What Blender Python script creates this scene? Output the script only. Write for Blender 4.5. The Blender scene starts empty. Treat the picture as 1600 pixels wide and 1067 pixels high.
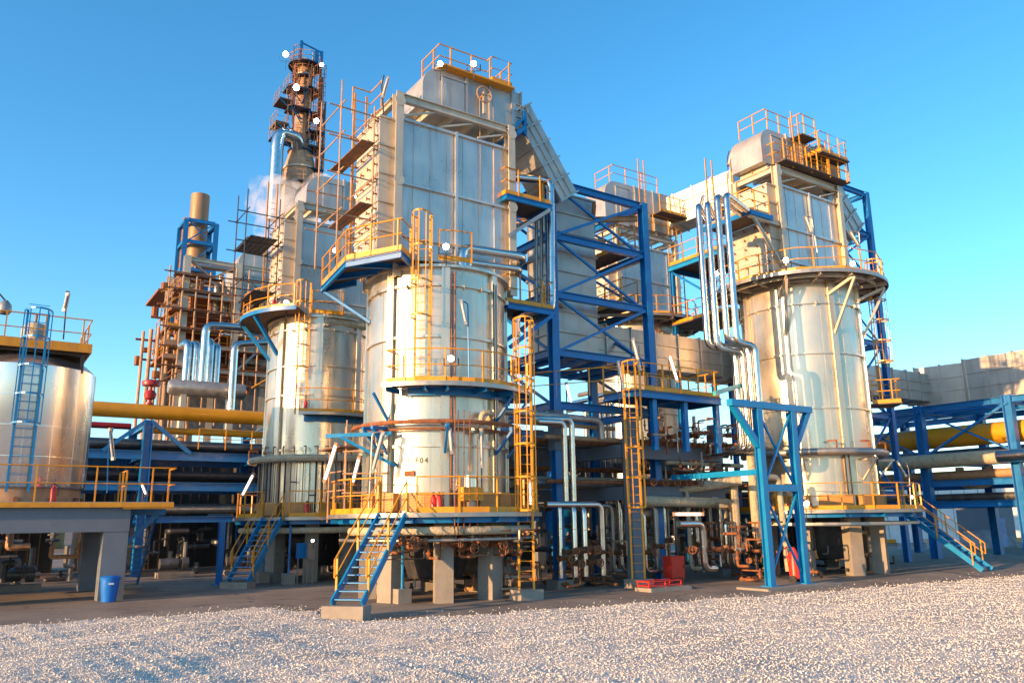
import bpy, math, random
import numpy as np
from mathutils import Vector, Matrix
random.seed(7); rng = np.random.default_rng(7)
sc = bpy.context.scene
R = math.radians
# ------------------------------------------------------------------ camera
F = 1250.0; PITCH = math.atan(279/F); ROLL = R(0.75); CH = 2.4; YAW = R(34)
fw = Vector((0, math.cos(PITCH), math.sin(PITCH))); up0 = Vector((0, -math.sin(PITCH), math.cos(PITCH))); rt0 = Vector((1, 0, 0))
rt = rt0*math.cos(ROLL) - up0*math.sin(ROLL); up = up0*math.cos(ROLL) + rt0*math.sin(ROLL)
cd = bpy.data.cameras.new('camera'); cam = bpy.data.objects.new('camera', cd); sc.collection.objects.link(cam)
cd.sensor_width = 36; cd.lens = F/1600*36; cd.clip_start = 0.1; cd.clip_end = 3000
M = Matrix((rt, up, -fw)).transposed().to_4x4(); M.translation = Vector((0, 0, CH)); cam.matrix_world = M
sc.camera = cam
# ------------------------------------------------------------------ light
SUN_EL = R(9.0); SUN_AZ_W = R(220)          # direction towards the sun, angle from world +X
sv = Vector((math.cos(SUN_AZ_W)*math.cos(SUN_EL), math.sin(SUN_AZ_W)*math.cos(SUN_EL), math.sin(SUN_EL)))
w = bpy.data.worlds.new('World'); sc.world = w; w.use_nodes = True
nt = w.node_tree; bg = nt.nodes['Background']; sk = nt.nodes.new('ShaderNodeTexSky')
sk.sky_type = 'NISHITA'; sk.sun_disc = False; sk.sun_elevation = R(16); sk.sun_rotation = R(90) - SUN_AZ_W
sk.altitude = 0; sk.air_density = 1.0; sk.dust_density = 0.4; sk.ozone_density = 3.0
hs = nt.nodes.new('ShaderNodeHueSaturation'); hs.inputs['Saturation'].default_value = 1.25; hs.inputs['Hue'].default_value = .49; hs.inputs['Value'].default_value = 1.06
nt.links.new(sk.outputs[0], hs.inputs['Color']); nt.links.new(hs.outputs[0], bg.inputs[0]); bg.inputs[1].default_value = 0.15
sd = bpy.data.lights.new('sun', 'SUN'); sd.energy = 5.0; sd.angle = R(0.6); sd.color = (1, 0.56, 0.24)
so = bpy.data.objects.new('sun', sd); sc.collection.objects.link(so); so.rotation_euler = sv.to_track_quat('Z', 'Y').to_euler()
vs = sc.view_settings; vs.view_transform = 'Standard'; vs.look = 'None'; vs.exposure = 1.02; vs.gamma = 1
sc.cycles.max_bounces = 6; sc.cycles.volume_bounces = 3; sc.cycles.use_denoising = True

# ------------------------------------------------------------------ plant grid helpers (grid turned 34 degrees)
ca, sa = math.cos(YAW), math.sin(YAW)
def pl(p): return Vector((ca*p[0]+sa*p[1], -sa*p[0]+ca*p[1], p[2]))
def wl(p): return Vector((ca*p[0]-sa*p[1], sa*p[0]+ca*p[1], p[2]))
def ray(x, y):
    d = fw*F + rt*(x-800) + up*(533.5-y); return d/d.y
def at(x, y, Y): return pl(Vector((0, 0, CH)) + ray(x, y)*Y)
def gz(x, y, z=0):
    d = ray(x, y); return pl(Vector((0, 0, CH)) + d*((z-CH)/d.z))
def on(x, y, q, ax):
    d = pl(ray(x, y)); c = Vector((0, 0, CH)); t = (q-c[ax])/d[ax]; return c + d*t
V = Vector
# ------------------------------------------------------------------ materials
def mat(name, col, metal=0.0, rough=0.5, var=0.12, scale=1.5, bump=0.0, bscale=8, streak=0.0, col2=None, c2amt=0.0, rvar=0.1, spec=0.5, c2scale=3.0, zs=1.0):
    m = bpy.data.materials.new(name); m.use_nodes = True; n = m.node_tree.nodes; L = m.node_tree.links
    b = n['Principled BSDF']; b.inputs['Metallic'].default_value = metal; b.inputs['Specular IOR Level'].default_value = spec
    tc = n.new('ShaderNodeTexCoord')
    mp = n.new('ShaderNodeMapping'); mp.inputs['Scale'].default_value = (1, 1, zs); L.new(tc.outputs['Object'], mp.inputs[0])
    nz = n.new('ShaderNodeTexNoise'); nz.inputs['Scale'].default_value = scale; nz.inputs['Detail'].default_value = 5; L.new(mp.outputs[0], nz.inputs[0])
    cr = n.new('ShaderNodeMapRange'); cr.inputs[1].default_value = 0.3; cr.inputs[2].default_value = 0.7
    cr.inputs[3].default_value = 1-var; cr.inputs[4].default_value = 1+var; L.new(nz.outputs[0], cr.inputs[0])
    mx = n.new('ShaderNodeMix'); mx.data_type = 'RGBA'; mx.blend_type = 'MULTIPLY'; mx.inputs[0].default_value = 1
    mx.inputs[6].default_value = (*col, 1); L.new(cr.outputs[0], mx.inputs[7]); out = mx.outputs[2]
    if streak or c2amt:
        mp2 = n.new('ShaderNodeMapping'); mp2.inputs['Scale'].default_value = (1, 1, 0.12 if streak else 1); L.new(tc.outputs['Object'], mp2.inputs[0])
        n2 = n.new('ShaderNodeTexNoise'); n2.inputs['Scale'].default_value = c2scale; n2.inputs['Detail'].default_value = 7; n2.inputs['Roughness'].default_value = .65; L.new(mp2.outputs[0], n2.inputs[0])
        r2 = n.new('ShaderNodeMapRange'); r2.inputs[1].default_value = 0.5; r2.inputs[2].default_value = 0.72; r2.inputs[3].default_value = 0; r2.inputs[4].default_value = max(streak, c2amt); L.new(n2.outputs[0], r2.inputs[0])
        m2 = n.new('ShaderNodeMix'); m2.data_type = 'RGBA'; L.new(r2.outputs[0], m2.inputs[0]); L.new(out, m2.inputs[6]); m2.inputs[7].default_value = (*(col2 or (0.25, 0.15, 0.08)), 1); out = m2.outputs[2]
    L.new(out, b.inputs['Base Color'])
    rr = n.new('ShaderNodeMapRange'); rr.inputs[1].default_value = .3; rr.inputs[2].default_value = .7; rr.inputs[3].default_value = max(.02, rough-rvar); rr.inputs[4].default_value = min(1, rough+rvar); L.new(nz.outputs[0], rr.inputs[0]); L.new(rr.outputs[0], b.inputs['Roughness'])
    if bump:
        n3 = n.new('ShaderNodeTexNoise'); n3.inputs['Scale'].default_value = bscale; n3.inputs['Detail'].default_value = 4; L.new(tc.outputs['Object'], n3.inputs[0])
        bp = n.new('ShaderNodeBump'); bp.inputs['Strength'].default_value = bump; bp.inputs['Distance'].default_value = 0.05; L.new(n3.outputs[0], bp.inputs['Height']); L.new(bp.outputs[0], b.inputs['Normal'])
    return m
def emis(name, col, s):
    m = bpy.data.materials.new(name); m.use_nodes = True; n = m.node_tree.nodes; b = n['Principled BSDF']
    b.inputs['Base Color'].default_value = (*col, 1); b.inputs['Emission Color'].default_value = (*col, 1); b.inputs['Emission Strength'].default_value = s; b.inputs['Roughness'].default_value = .4
    return m
SHELL = mat('aluminium_paint', (.64, .56, .44), .78, .32, .12, .8, .2, 1.0, .5, (.36, .33, .28))
PANEL = mat('panel_paint', (.60, .58, .53), .5, .33, .12, .9, .16, 1.0, .6, (.36, .34, .31))
BEIGE = mat('beige_steel_paint', (.52, .46, .36), .15, .45, .10, 2, .05, 6, .35, (.32, .22, .14))
DUCT = mat('duct_paint', (.45, .43, .39), .45, .38, .12, 1.2, .08, 2, .5, (.27, .23, .18))
BRIGHT = mat('polished_cladding', (.58, .57, .54), 1.0, .2, .05, 3, .10, 3, rvar=.05)
TANKM = mat('polished_tank_cladding', (.74, .72, .69), .95, .27, .05, 1, .05, .8, .15, (.45, .43, .38), rvar=.05, zs=.3)
DULLP = mat('weathered_cladding', (.36, .34, .31), .7, .40, .15, 3, .1, 5, .3, (.25, .2, .15))
INSUL = mat('rough_insulation', (.44, .38, .26), 0, .9, .25, 5, 1.0, 14, c2amt=.5, col2=(.28, .24, .17), c2scale=5)
YEL = mat('yellow_paint', (.66, .28, .008), 0, .42, .10, 4, streak=.35, col2=(.33, .13, .03), c2scale=5)
YPIPE = mat('yellow_pipe_paint', (.62, .28, .008), 0, .38, .12, .8, c2amt=.35, col2=(.42, .2, .05), c2scale=1.2)
BLUE = mat('blue_paint', (.001, .15, .42), 0, .38, .12, 2, streak=.25, col2=(.02, .07, .20))
BLUEL = mat('light_blue_paint', (.002, .21, .47), 0, .38, .10, 2, streak=.2, col2=(.02, .12, .25))
RUST = mat('rusty_steel', (.23, .085, .035), .1, .75, .4, 6, .4, 20, c2amt=.6, col2=(.35, .15, .06), c2scale=7)
RPAINT = mat('rust_streaked_paint', (.42, .26, .15), .1, .6, .25, 3, .1, 10, .6, (.22, .09, .04))
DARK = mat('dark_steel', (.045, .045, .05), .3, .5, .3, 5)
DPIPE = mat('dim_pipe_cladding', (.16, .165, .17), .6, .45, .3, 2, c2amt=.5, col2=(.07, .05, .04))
GRATE = mat('underside_steel', (.10, .075, .06), .2, .7, .35, 3, .2, 20, c2amt=.5, col2=(.17, .09, .05))
CONC = mat('grey_concrete', (.26, .235, .20), 0, .85, .15, 2, .25, 20, .3, (.2, .18, .15))
BCONC = mat('blue_grey_painted_concrete', (.13, .16, .20), 0, .6, .10, 1.5, .08, 8, .3, (.12, .14, .17))
RED = mat('red_paint', (.62, .035, .02), 0, .35, .1, 3, c2amt=.2, col2=(.3, .03, .02))
DRED = mat('dark_red_paint', (.30, .02, .03), 0, .4, .1, 3)
WHITE = mat('white_paint', (.78, .77, .74), 0, .45, .06, 2)
ORANGE = mat('orange_panel', (.55, .27, .08), 0, .5, .2, 2, streak=.4)
WOOD = mat('scaffold_board', (.17, .09, .05), 0, .8, .3, 3, .2, 20)
BIN = mat('blue_plastic', (.01, .16, .58), 0, .35, .05, 3)
GREEN = mat('turquoise_paint', (.03, .42, .42), 0, .4, .1, 3)
GLASS = mat('lamp_glass', (.55, .53, .48), 0, .25, .05, 3)
LIT = emis('lit_lamp', (1, .97, .90), 26)
TUBE = emis('lit_tube', (.93, .96, 1), 1.6)

# ------------------------------------------------------------------ mesh builder
class MB:
    def __init__(s): s.v = []; s.f = []; s.sm = False; s.cut = []
    def add(s, vs, fs):
        o = len(s.v); s.cut.append((o, len(s.f))); s.v += [tuple(v) for v in vs]; s.f += [tuple(i+o for i in f) for f in fs]; return s
    def box(s, x0, x1, y0, y1, z0, z1):
        return s.add([(x0,y0,z0),(x1,y0,z0),(x1,y1,z0),(x0,y1,z0),(x0,y0,z1),(x1,y0,z1),(x1,y1,z1),(x0,y1,z1)],
                     [(0,3,2,1),(4,5,6,7),(0,1,5,4),(1,2,6,5),(2,3,7,6),(3,0,4,7)])
    def prism(s, poly, z0, z1):
        n = len(poly); a = sum(poly[i][0]*poly[(i+1)%n][1]-poly[(i+1)%n][0]*poly[i][1] for i in range(n))
        if a < 0: poly = poly[::-1]
        return s.add([(p[0],p[1],z0) for p in poly]+[(p[0],p[1],z1) for p in poly],
                     [tuple(range(n-1,-1,-1)), tuple(range(n,2*n))]+[(i,(i+1)%n,(i+1)%n+n,i+n) for i in range(n)])
    def xz(s, poly, y0, y1):      # polygon in X-Z pushed along Y
        n = len(poly); return s.add([(p[0],y0,p[1]) for p in poly]+[(p[0],y1,p[1]) for p in poly],
                     [tuple(range(n)), tuple(range(2*n-1,n-1,-1))]+[(i,i+n,(i+1)%n+n,(i+1)%n) for i in range(n)])
    def bar(s, a, b, w, h=None, u=(0,0,1)):
        h = h or w; a = V(a); b = V(b); d = (b-a); 
        if d.length < 1e-6: return s
        d.normalize(); u = V(u)
        if abs(d.dot(u)) > .98: u = V((1,0,0))
        x = d.cross(u).normalized(); y = x.cross(d)
        vs = [p+x*i*w/2+y*j*h/2 for p in (a,b) for i,j in ((-1,-1),(1,-1),(1,1),(-1,1))]
        return s.add(vs, [(0,1,2,3),(7,6,5,4),(0,4,5,1),(1,5,6,2),(2,6,7,3),(3,7,4,0)])
    def ibeam(s, a, b, w, h, u=(0,0,1), t=None):
        t = t or max(.018, h*.09); a = V(a); b = V(b); d = (b-a).normalized(); u = V(u)
        if abs(d.dot(u)) > .98: u = V((1,0,0))
        x = d.cross(u).normalized(); y = x.cross(d)
        s.bar(a+y*(h-t)/2, b+y*(h-t)/2, w, t, u); s.bar(a-y*(h-t)/2, b-y*(h-t)/2, w, t, u); s.bar(a, b, t, h-2*t, u); return s
    def tube(s, pts, r, n=8, cap=True):
        pts = [V(p) for p in pts]; s.sm = True; k = len(pts); o = []
        rr = r if isinstance(r, (list, tuple)) else [r]*k
        d0 = (pts[1]-pts[0]).normalized(); u = V((0,0,1)) if abs(d0.z) < .9 else V((1,0,0)); x = d0.cross(u).normalized()
        for i, p in enumerate(pts):
            d1 = (pts[i]-pts[i-1]).normalized() if i else d0; d2 = (pts[(i+1)%k]-pts[i]).normalized() if i < k-1 else d1
            d = (d1+d2); d = d.normalized() if d.length > 1e-4 else d1
            x = (x - d*x.dot(d)).normalized(); y = d.cross(x); c = max(.5, d.dot(d1))
            # widen the mitre in the bending direction
            bd = (d2-d1); 
            for j in range(n):
                an = 2*math.pi*j/n; q = x*math.cos(an)+y*math.sin(an)
                if bd.length > 1e-4:
                    e = bd.normalized(); q = q + e*q.dot(e)*(1/c-1)
                o.append(p+q*rr[i])
        fs = [(i*n+j, i*n+(j+1)%n, (i+1)*n+(j+1)%n, (i+1)*n+j) for i in range(k-1) for j in range(n)]
        if cap: fs += [tuple(range(n-1,-1,-1)), tuple(range((k-1)*n, k*n))]
        return s.add(o, fs)
    def lathe(s, prof, c=(0,0), n=48, a0=0, a1=360):
        s.sm = True; full = abs(a1-a0) >= 360; m = n if full else n+1
        vs = []; 
        for r, z in prof:
            for j in range(m):
                a = R(a0+(a1-a0)*j/n); vs.append((c[0]+r*math.cos(a), c[1]+r*math.sin(a), z))
        fs = []
        for i in range(len(prof)-1):
            for j in range(n):
                k = (j+1) % m if full else j+1
                fs.append((i*m+j, i*m+k, (i+1)*m+k, (i+1)*m+j))
        return s.add(vs, fs)
    def ring(s, c, r0, r1, z0, z1, n=48, a0=0, a1=360):
        s.lathe([(r0,z0),(r1,z0),(r1,z1),(r0,z1),(r0,z0)], c, n, a0, a1)
        if abs(a1-a0) < 360:
            for a, o in ((a0, 1), (a1, -1)):
                ra = R(a); q = [(c[0]+r*math.cos(ra), c[1]+r*math.sin(ra), z) for r, z in ((r0,z0),(r1,z0),(r1,z1),(r0,z1))]
                s.add(q, [(0,1,2,3)[::o]])
        return s
    def each(s, name, m, th, per=1):       # one object for every piece added
        c = s.cut + [(len(s.v), len(s.f))]; o = None
        for i in range(0, len(s.cut), per):
            (v0, f0), (v1, f1) = c[i], c[min(i+per, len(s.cut))]
            b = MB(); b.sm = s.sm; b.v = s.v[v0:v1]; b.f = [tuple(k-v0 for k in f) for f in s.f[f0:f1]]; o = b.build(name, m, th)
        return o
    def build(s, name, m, th, kind=None, sub=None):
        me = bpy.data.meshes.new(name); 
        o = bpy.data.objects.new(name, me); sc.collection.objects.link(o)
        loc = V((0,0,0))
        if th is not None:
            rootloc = V(th['_p']) if '_p' in th else V(ROOTP[th.name]); loc = rootloc; o.parent = th; ROOTP[o.name] = rootloc
        me.from_pydata([(x-loc[0], y-loc[1], z-loc[2]) for x,y,z in s.v], [], s.f); me.materials.append(m)
        if s.sm:
            me.polygons.foreach_set('use_smooth', [True]*len(me.polygons)); me.set_sharp_from_angle(angle=R(38))
        me.update()
        if th is None: o.rotation_euler = (0,0,YAW)
        if kind: o['kind'] = kind
        return o
ROOTP = {}
LABELS = set()
def T(name, label, cat, p, group=None, rot=0):
    o = bpy.data.objects.new(name, None); sc.collection.objects.link(o); o.empty_display_size = .2
    o.location = wl(p); o.rotation_euler = (0, 0, YAW+R(rot)); ROOTP[o.name] = V(p)
    o['label'] = label; o['category'] = cat
    if group: o['group'] = group
    return o
def tree(o): return list(o.children)
def dup(root, p, label, rot=0, group=None):
    r = root.copy(); sc.collection.objects.link(r); r.location = wl(p); r.rotation_euler = (0,0,YAW+R(rot)); r['label'] = label
    ROOTP[r.name] = V(p)
    if group: r['group'] = group
    for ch in tree(root):
        c = ch.copy(); sc.collection.objects.link(c); c.parent = r
        for g in tree(ch):
            d = g.copy(); sc.collection.objects.link(d); d.parent = c
    return r
# arcs and polar helpers
def pol(c, r, a, z): return V((c[0]+r*math.cos(R(a)), c[1]+r*math.sin(R(a)), z))
def arc(c, r, a0, a1, z, n=12): return [pol(c, r, a0+(a1-a0)*i/n, z) for i in range(n+1)]
def bend(pts, rad=.25, n=4):           # rounds the corners of a pipe run
    pts = [V(p) for p in pts]; out = [pts[0]]
    for i in range(1, len(pts)-1):
        a, b, c = pts[i-1], pts[i], pts[i+1]; da = (a-b); dc = (c-b); t = min(rad, da.length*.45, dc.length*.45)
        p0 = b+da.normalized()*t; p1 = b+dc.normalized()*t
        for k in range(n+1):
            s_ = k/n; out.append(p0*(1-s_)**2 + b*2*s_*(1-s_) + p1*s_*s_)
    out.append(pts[-1]); return out
def railing(th, pts, h=1.05, m=None, toe=True, step=1.25, r=.024, post=.055, name='railing', both=True):
    m = m or YEL; pts = [V(p) for p in pts]; z = V((0,0,1))
    b = MB(); b.tube([p+z*h for p in pts], r, 6); b.tube([p+z*h*.52 for p in pts], r*.85, 6)
    rl = b.build(name, m, th)
    if toe:
        t = MB()
        for a, c in zip(pts, pts[1:]): t.bar(a+z*.08, c+z*.08, .012, .17)
        t.build('toe_board', m, rl)
    # posts at even distances
    L = [0]; 
    for a, c in zip(pts, pts[1:]): L.append(L[-1]+(c-a).length)
    k = max(1, round(L[-1]/step))
    for i in range(k+1):
        d = L[-1]*i/k
        for j in range(len(pts)-1):
            if d <= L[j+1]+1e-6:
                p = pts[j].lerp(pts[j+1], (d-L[j])/max(1e-6, L[j+1]-L[j])); dr = (pts[j+1]-pts[j]); dr.z = 0; dr.normalize(); break
        MB().bar(p+z*.0, p+z*(h+.01), post, post*.8, (dr.x, dr.y, 0.01)).build('post', m, rl)
    return rl
def ladder(th, p0, h, out, w=.46, cage=None, m=None, cm=None, name='ladder', topext=1.0):
    """p0 foot centre, out = outward plant angle (deg)"""
    m = m or YEL; o = V((math.cos(R(out)), math.sin(R(out)), 0)); s_ = V((-o.y, o.x, 0)); p0 = V(p0); z = V((0,0,1)); b = MB()
    for k in (-1, 1): b.bar(p0+s_*k*w/2, p0+s_*k*w/2+z*(h+topext), .035, .07, s_)
    n = int(h/.3)
    for i in range(n+1): b.tube([p0+s_*-w/2+z*(.25+i*.3), p0+s_*w/2+z*(.25+i*.3)], .012, 5)
    l = b.build(name, m, th)
    if cage is not None:
        c = MB(); z0 = cage; z1 = h+topext-.05; k = max(2, int((z1-z0)/.95)); rr = .36
        def hoop(zz): return [p0+z*zz+s_*(-math.cos(a))*(w/2+.12 if 0 < i < 10 else w/2)+o*(math.sin(a)*.72) for i, a in enumerate([math.pi*j/10 for j in range(11)])]
        for i in range(k+1):
            hp = hoop(z0+(z1-z0)*i/k)
            for a, d in zip(hp, hp[1:]): c.bar(a, d, .012, .06)
        for j in (1, 3, 5, 7, 9):
            c.bar(hoop(z0)[j], hoop(z1)[j], .035, .01, o)
        c.build('cage', cm or m, l)
    return l
def stair(name, label, foot, top, width, ntread, group=None, m=None, plinth=True, hand=True, treadm=None):
    """foot, top: plant points on the centre line"""
    m = m or BLUEL; foot = V(foot); top = V(top); th = T(name, label, 'staircase', (foot.x, foot.y, 0), group)
    d = top-foot; dh = V((d.x, d.y, 0)).normalized(); s_ = V((-dh.y, dh.x, 0)); z = V((0,0,1))
    for k in (-1, 1): MB().bar(foot+s_*k*width/2, top+s_*k*width/2, .05, .22).build('stringer', m, th)
    for i in range(ntread):
        p = foot + d*((i+.6)/ntread)
        MB().bar(p-s_*(width/2-.03), p+s_*(width/2-.03), .24, .03).build('tread', treadm or m, th)
    if hand:
        for k in (-1, 1):
            b = MB(); o = s_*k*(width/2+.03); n = 3
            a0 = foot+d*.06+o; a1 = top+o
            b.tube([a0+z*.5, a0+z*.95+dh*-.02, a1+z*1.0], .024, 6); b.tube([a0+z*.5, a1+z*.52], .02, 6)
            h = b.build('handrail', YEL, th)
            for i in range(n):
                p = a0.lerp(a1, (i+.1)/(n-.8) if i < n-1 else .98); MB().bar(p-z*.05, p+z*.97, .055, .045, dh).build('post', YEL, h)
    if plinth:
        q = foot - dh*.05; b = MB()
        x0 = [q-s_*(width/2+.15)-dh*.22, q+s_*(width/2+.15)-dh*.22, q+s_*(width/2+.15)+dh*.3, q-s_*(width/2+.15)+dh*.3]
        b.prism([(v.x, v.y) for v in x0], -.02, foot.z-.02).build('plinth', CONC, th)
    return th
# ================================================================== SETTING
def struct(name, mb, m): return mb.build(name, m, None, 'structure')
GROUND = mat('dry_earth', (.15, .105, .07), 0, .95, .25, .25, .3, 3, c2amt=.5, col2=(.13, .11, .09), c2scale=.6)
SLAB = mat('stained_concrete_floor', (.24, .195, .15), 0, .8, .22, .35, .15, 15, c2amt=.75, col2=(.085, .062, .05), c2scale=.55)
ROAD = mat('asphalt', (.10, .10, .105), 0, .85, .15, .5, .2, 20)
def cracks(m, sc_=.22, w_=.012, col=(.05,.04,.035)):
    n = m.node_tree.nodes; L = m.node_tree.links; b = n['Principled BSDF']; src = b.inputs['Base Color'].links[0].from_socket
    tc = n.new('ShaderNodeTexCoord'); nz = n.new('ShaderNodeTexNoise'); nz.inputs['Scale'].default_value = .9; nz.inputs['Detail'].default_value = 6; L.new(tc.outputs['Object'], nz.inputs[0])
    va = n.new('ShaderNodeVectorMath'); va.operation = 'MULTIPLY_ADD'; va.inputs[1].default_value = (1.6, 1.6, 0); L.new(nz.outputs['Color'], va.inputs[0]); L.new(tc.outputs['Object'], va.inputs[2])
    vo = n.new('ShaderNodeTexVoronoi'); vo.feature = 'DISTANCE_TO_EDGE'; vo.inputs['Scale'].default_value = sc_; L.new(va.outputs[0], vo.inputs[0])
    mr = n.new('ShaderNodeMapRange'); mr.inputs[1].default_value = 0; mr.inputs[2].default_value = w_; mr.inputs[3].default_value = .75; mr.inputs[4].default_value = 0; L.new(vo.outputs[0], mr.inputs[0])
    mx = n.new('ShaderNodeMix'); mx.data_type = 'RGBA'; L.new(mr.outputs[0], mx.inputs[0]); L.new(src, mx.inputs[6]); mx.inputs[7].default_value = (*col, 1)
    n2 = n.new('ShaderNodeTexNoise'); n2.inputs['Scale'].default_value = 1.3; n2.inputs['Detail'].default_value = 8; n2.inputs['Roughness'].default_value = .7; L.new(tc.outputs['Object'], n2.inputs[0])
    r2 = n.new('ShaderNodeMapRange'); r2.inputs[1].default_value = .55; r2.inputs[2].default_value = .7; r2.inputs[3].default_value = 0; r2.inputs[4].default_value = .55; L.new(n2.outputs[0], r2.inputs[0])
    m2 = n.new('ShaderNodeMix'); m2.data_type = 'RGBA'; L.new(r2.outputs[0], m2.inputs[0]); L.new(mx.outputs[2], m2.inputs[6]); m2.inputs[7].default_value = (.30, .27, .23, 1); L.new(m2.outputs[2], b.inputs['Base Color'])
cracks(SLAB)
g = MB().add([(-900,-900,-.02),(900,-900,-.02),(900,1300,-.02),(-900,1300,-.02)], [(0,1,2,3)]); struct('ground', g, GROUND)
poly = [(-45,19.5),(-13.5,20.3),(-7.2,24.0),(-5.2,22.2),(-4.6,21.2),(-1.5,21.4),(.9,22.6),(7.3,25.6),(14,29.2),(20.8,32.9),(26,36),(30,50),(30,75),(-60,75)]
sl = MB(); P_ = [pl((x,y,0)) for x,y in poly]; n = len(P_)
sl.add([(p.x,p.y,-.016) for p in P_]+[(p.x,p.y,.0) for p in P_], [tuple(range(n,2*n))]+[(i,(i+1)%n,(i+1)%n+n,i+n) for i in range(n)]); struct('concrete_floor', sl, SLAB)
# gravel bank that rises towards the viewer
ex = np.array([-80,-45,-13.5,-9.5,-7.2,-5.6,-4.7,-3,-1.5,.9,4,7.3,11,14,20.8,26,34,60.]); ey = np.array([19.,19.4,20.3,22.4,24.2,23.2,21.1,20.9,21.6,22.8,24.2,25.7,27.6,29.4,33.1,37.2,43,56.])
def hsh(x, y, f, s):
    return (np.sin(x*f*1.3+s)*np.cos(y*f*1.1+s*2.1)+np.sin((x*.8+y*.6)*f*1.9+s*3)*.6+np.sin((x*.5-y*.9)*f*3.1+s*5)*.35)
def gh(x, y):
    e = np.interp(x, ex, ey)+.22*np.sin(x*2.3)+.12*np.sin(x*5.7+1)
    d = e-y; ramp = np.clip(d/15, 0, 1); ramp = ramp*ramp*(3-2*ramp)
    mound = .016*hsh(x, y, 1.0, 1)*np.clip(d/1.5, 0, 1)+.012*hsh(x, y, 2.9, 2)*np.clip(d/.6, 0, 1)+.007*hsh(x, y, 8, 3)*np.clip(d/.3, 0, 1)
    return np.where(d < 0, -.05, np.minimum(.05, d*.2)+.38*ramp+mound)
xs = np.concatenate([np.linspace(-40, -14, 60)[:-1], np.linspace(-14, 24, 560)[:-1], np.linspace(24, 60, 110)]); ys = np.concatenate([np.linspace(-6, 6, 40)[:-1], np.linspace(6, 20, 260)[:-1], np.linspace(20, 45, 260)])
X, Y = np.meshgrid(xs, ys); Z = gh(X, Y)
nx_, ny_ = len(xs), len(ys); idx = np.arange(nx_*ny_).reshape(ny_, nx_)
q = np.stack([idx[:-1,:-1], idx[:-1,1:], idx[1:,1:], idx[1:,:-1]], -1).reshape(-1, 4)
inside = (Y < np.interp(X, ex, ey)+.8); keep = inside.ravel()[q].all(1)
q = q[keep]
me = bpy.data.meshes.new('gravel_field'); me.vertices.add(nx_*ny_); me.vertices.foreach_set('co', np.stack([X, Y, Z], -1).astype('f').ravel())
me.loops.add(q.size); me.loops.foreach_set('vertex_index', q.ravel()); me.polygons.add(len(q)); me.polygons.foreach_set('loop_start', np.arange(len(q))*4); me.polygons.foreach_set('loop_total', np.full(len(q), 4))
me.update(calc_edges=True); me.polygons.foreach_set('use_smooth', [True]*len(q))
def gravel_mat(name):
    m = bpy.data.materials.new(name); m.use_nodes = True; n = m.node_tree.nodes; L = m.node_tree.links; b = n['Principled BSDF']; b.inputs['Roughness'].default_value = .9
    tc = n.new('ShaderNodeTexCoord'); v = n.new('ShaderNodeTexVoronoi'); v.inputs['Scale'].default_value = 40; L.new(tc.outputs['Object'], v.inputs[0])
    cr = n.new('ShaderNodeValToRGB'); L.new(v.outputs['Color'], cr.inputs[0]); e = cr.color_ramp.elements
    e[0].color = (.46, .43, .38, 1); e[1].color = (.76, .73, .66, 1); x = e.new(.07); x.color = (.30, .25, .20, 1); e[0].position = .1
    nz = n.new('ShaderNodeTexNoise'); nz.inputs['Scale'].default_value = .5; nz.inputs['Detail'].default_value = 6; L.new(tc.outputs['Object'], nz.inputs[0])
    mr = n.new('ShaderNodeMapRange'); mr.inputs[1].default_value = .35; mr.inputs[2].default_value = .65; mr.inputs[3].default_value = .8; mr.inputs[4].default_value = 1.08; L.new(nz.outputs[0], mr.inputs[0])
    mx = n.new('ShaderNodeMix'); mx.data_type = 'RGBA'; mx.blend_type = 'MULTIPLY'; mx.inputs[0].default_value = 1; L.new(cr.outputs[0], mx.inputs[6]); L.new(mr.outputs[0], mx.inputs[7]); L.new(mx.outputs[2], b.inputs['Base Color'])
    bp = n.new('ShaderNodeBump'); bp.inputs['Strength'].default_value = 1; bp.inputs['Distance'].default_value = .012; bp.invert = True; L.new(v.outputs['Distance'], bp.inputs['Height']); L.new(bp.outputs[0], b.inputs['Normal'])
    return m
GRAVEL = gravel_mat('white_gravel'); me.materials.append(GRAVEL)
go = bpy.data.objects.new('gravel_field', me); sc.collection.objects.link(go); go['kind'] = 'structure'
# loose stones lying on the gravel bank, drawn densest near the viewer
STN = mat('pale_stone', (.70, .66, .58), 0, .85, .3, 30, c2amt=.7, col2=(.36, .29, .22), c2scale=22)
N = 150000; u = rng.random(N); py = 7.2+ (u**1.7)*26; px_ = (rng.random(N)*2-1)*(py*.70+1.5)
e_ = np.interp(px_, ex, ey); ok = py < e_+rng.normal(0, .12, N)-.02; px_, py = px_[ok], py[ok]; N = len(px_)
pz = gh(px_, py); base = np.array([[1,0,0],[-1,0,0],[0,1,0],[0,-1,0],[0,0,1],[0,0,-1]], float)
bf = np.array([[0,2,4],[2,1,4],[1,3,4],[3,0,4],[2,0,5],[1,2,5],[3,1,5],[0,3,5]])
sz = (.007+.010*rng.random(N)**2)*(1+.03*(py-7)); sz *= np.where(rng.random(N) < .012, 1.9, 1)
vv = base[None]*(.6+.55*rng.random((N, 6, 3)))+rng.normal(0, .13, (N, 6, 3)); an = rng.random(N)*6.28
cx_, sx_ = np.cos(an), np.sin(an); vv = np.stack([vv[...,0]*cx_[:,None]-vv[...,1]*sx_[:,None], vv[...,0]*sx_[:,None]+vv[...,1]*cx_[:,None], vv[...,2]*.8], -1)*sz[:,None,None]
vv += np.stack([px_, py, pz+sz*.45], -1)[:,None,:]; ff = (bf[None]+np.arange(N)[:,None,None]*6).reshape(-1, 3)
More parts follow.
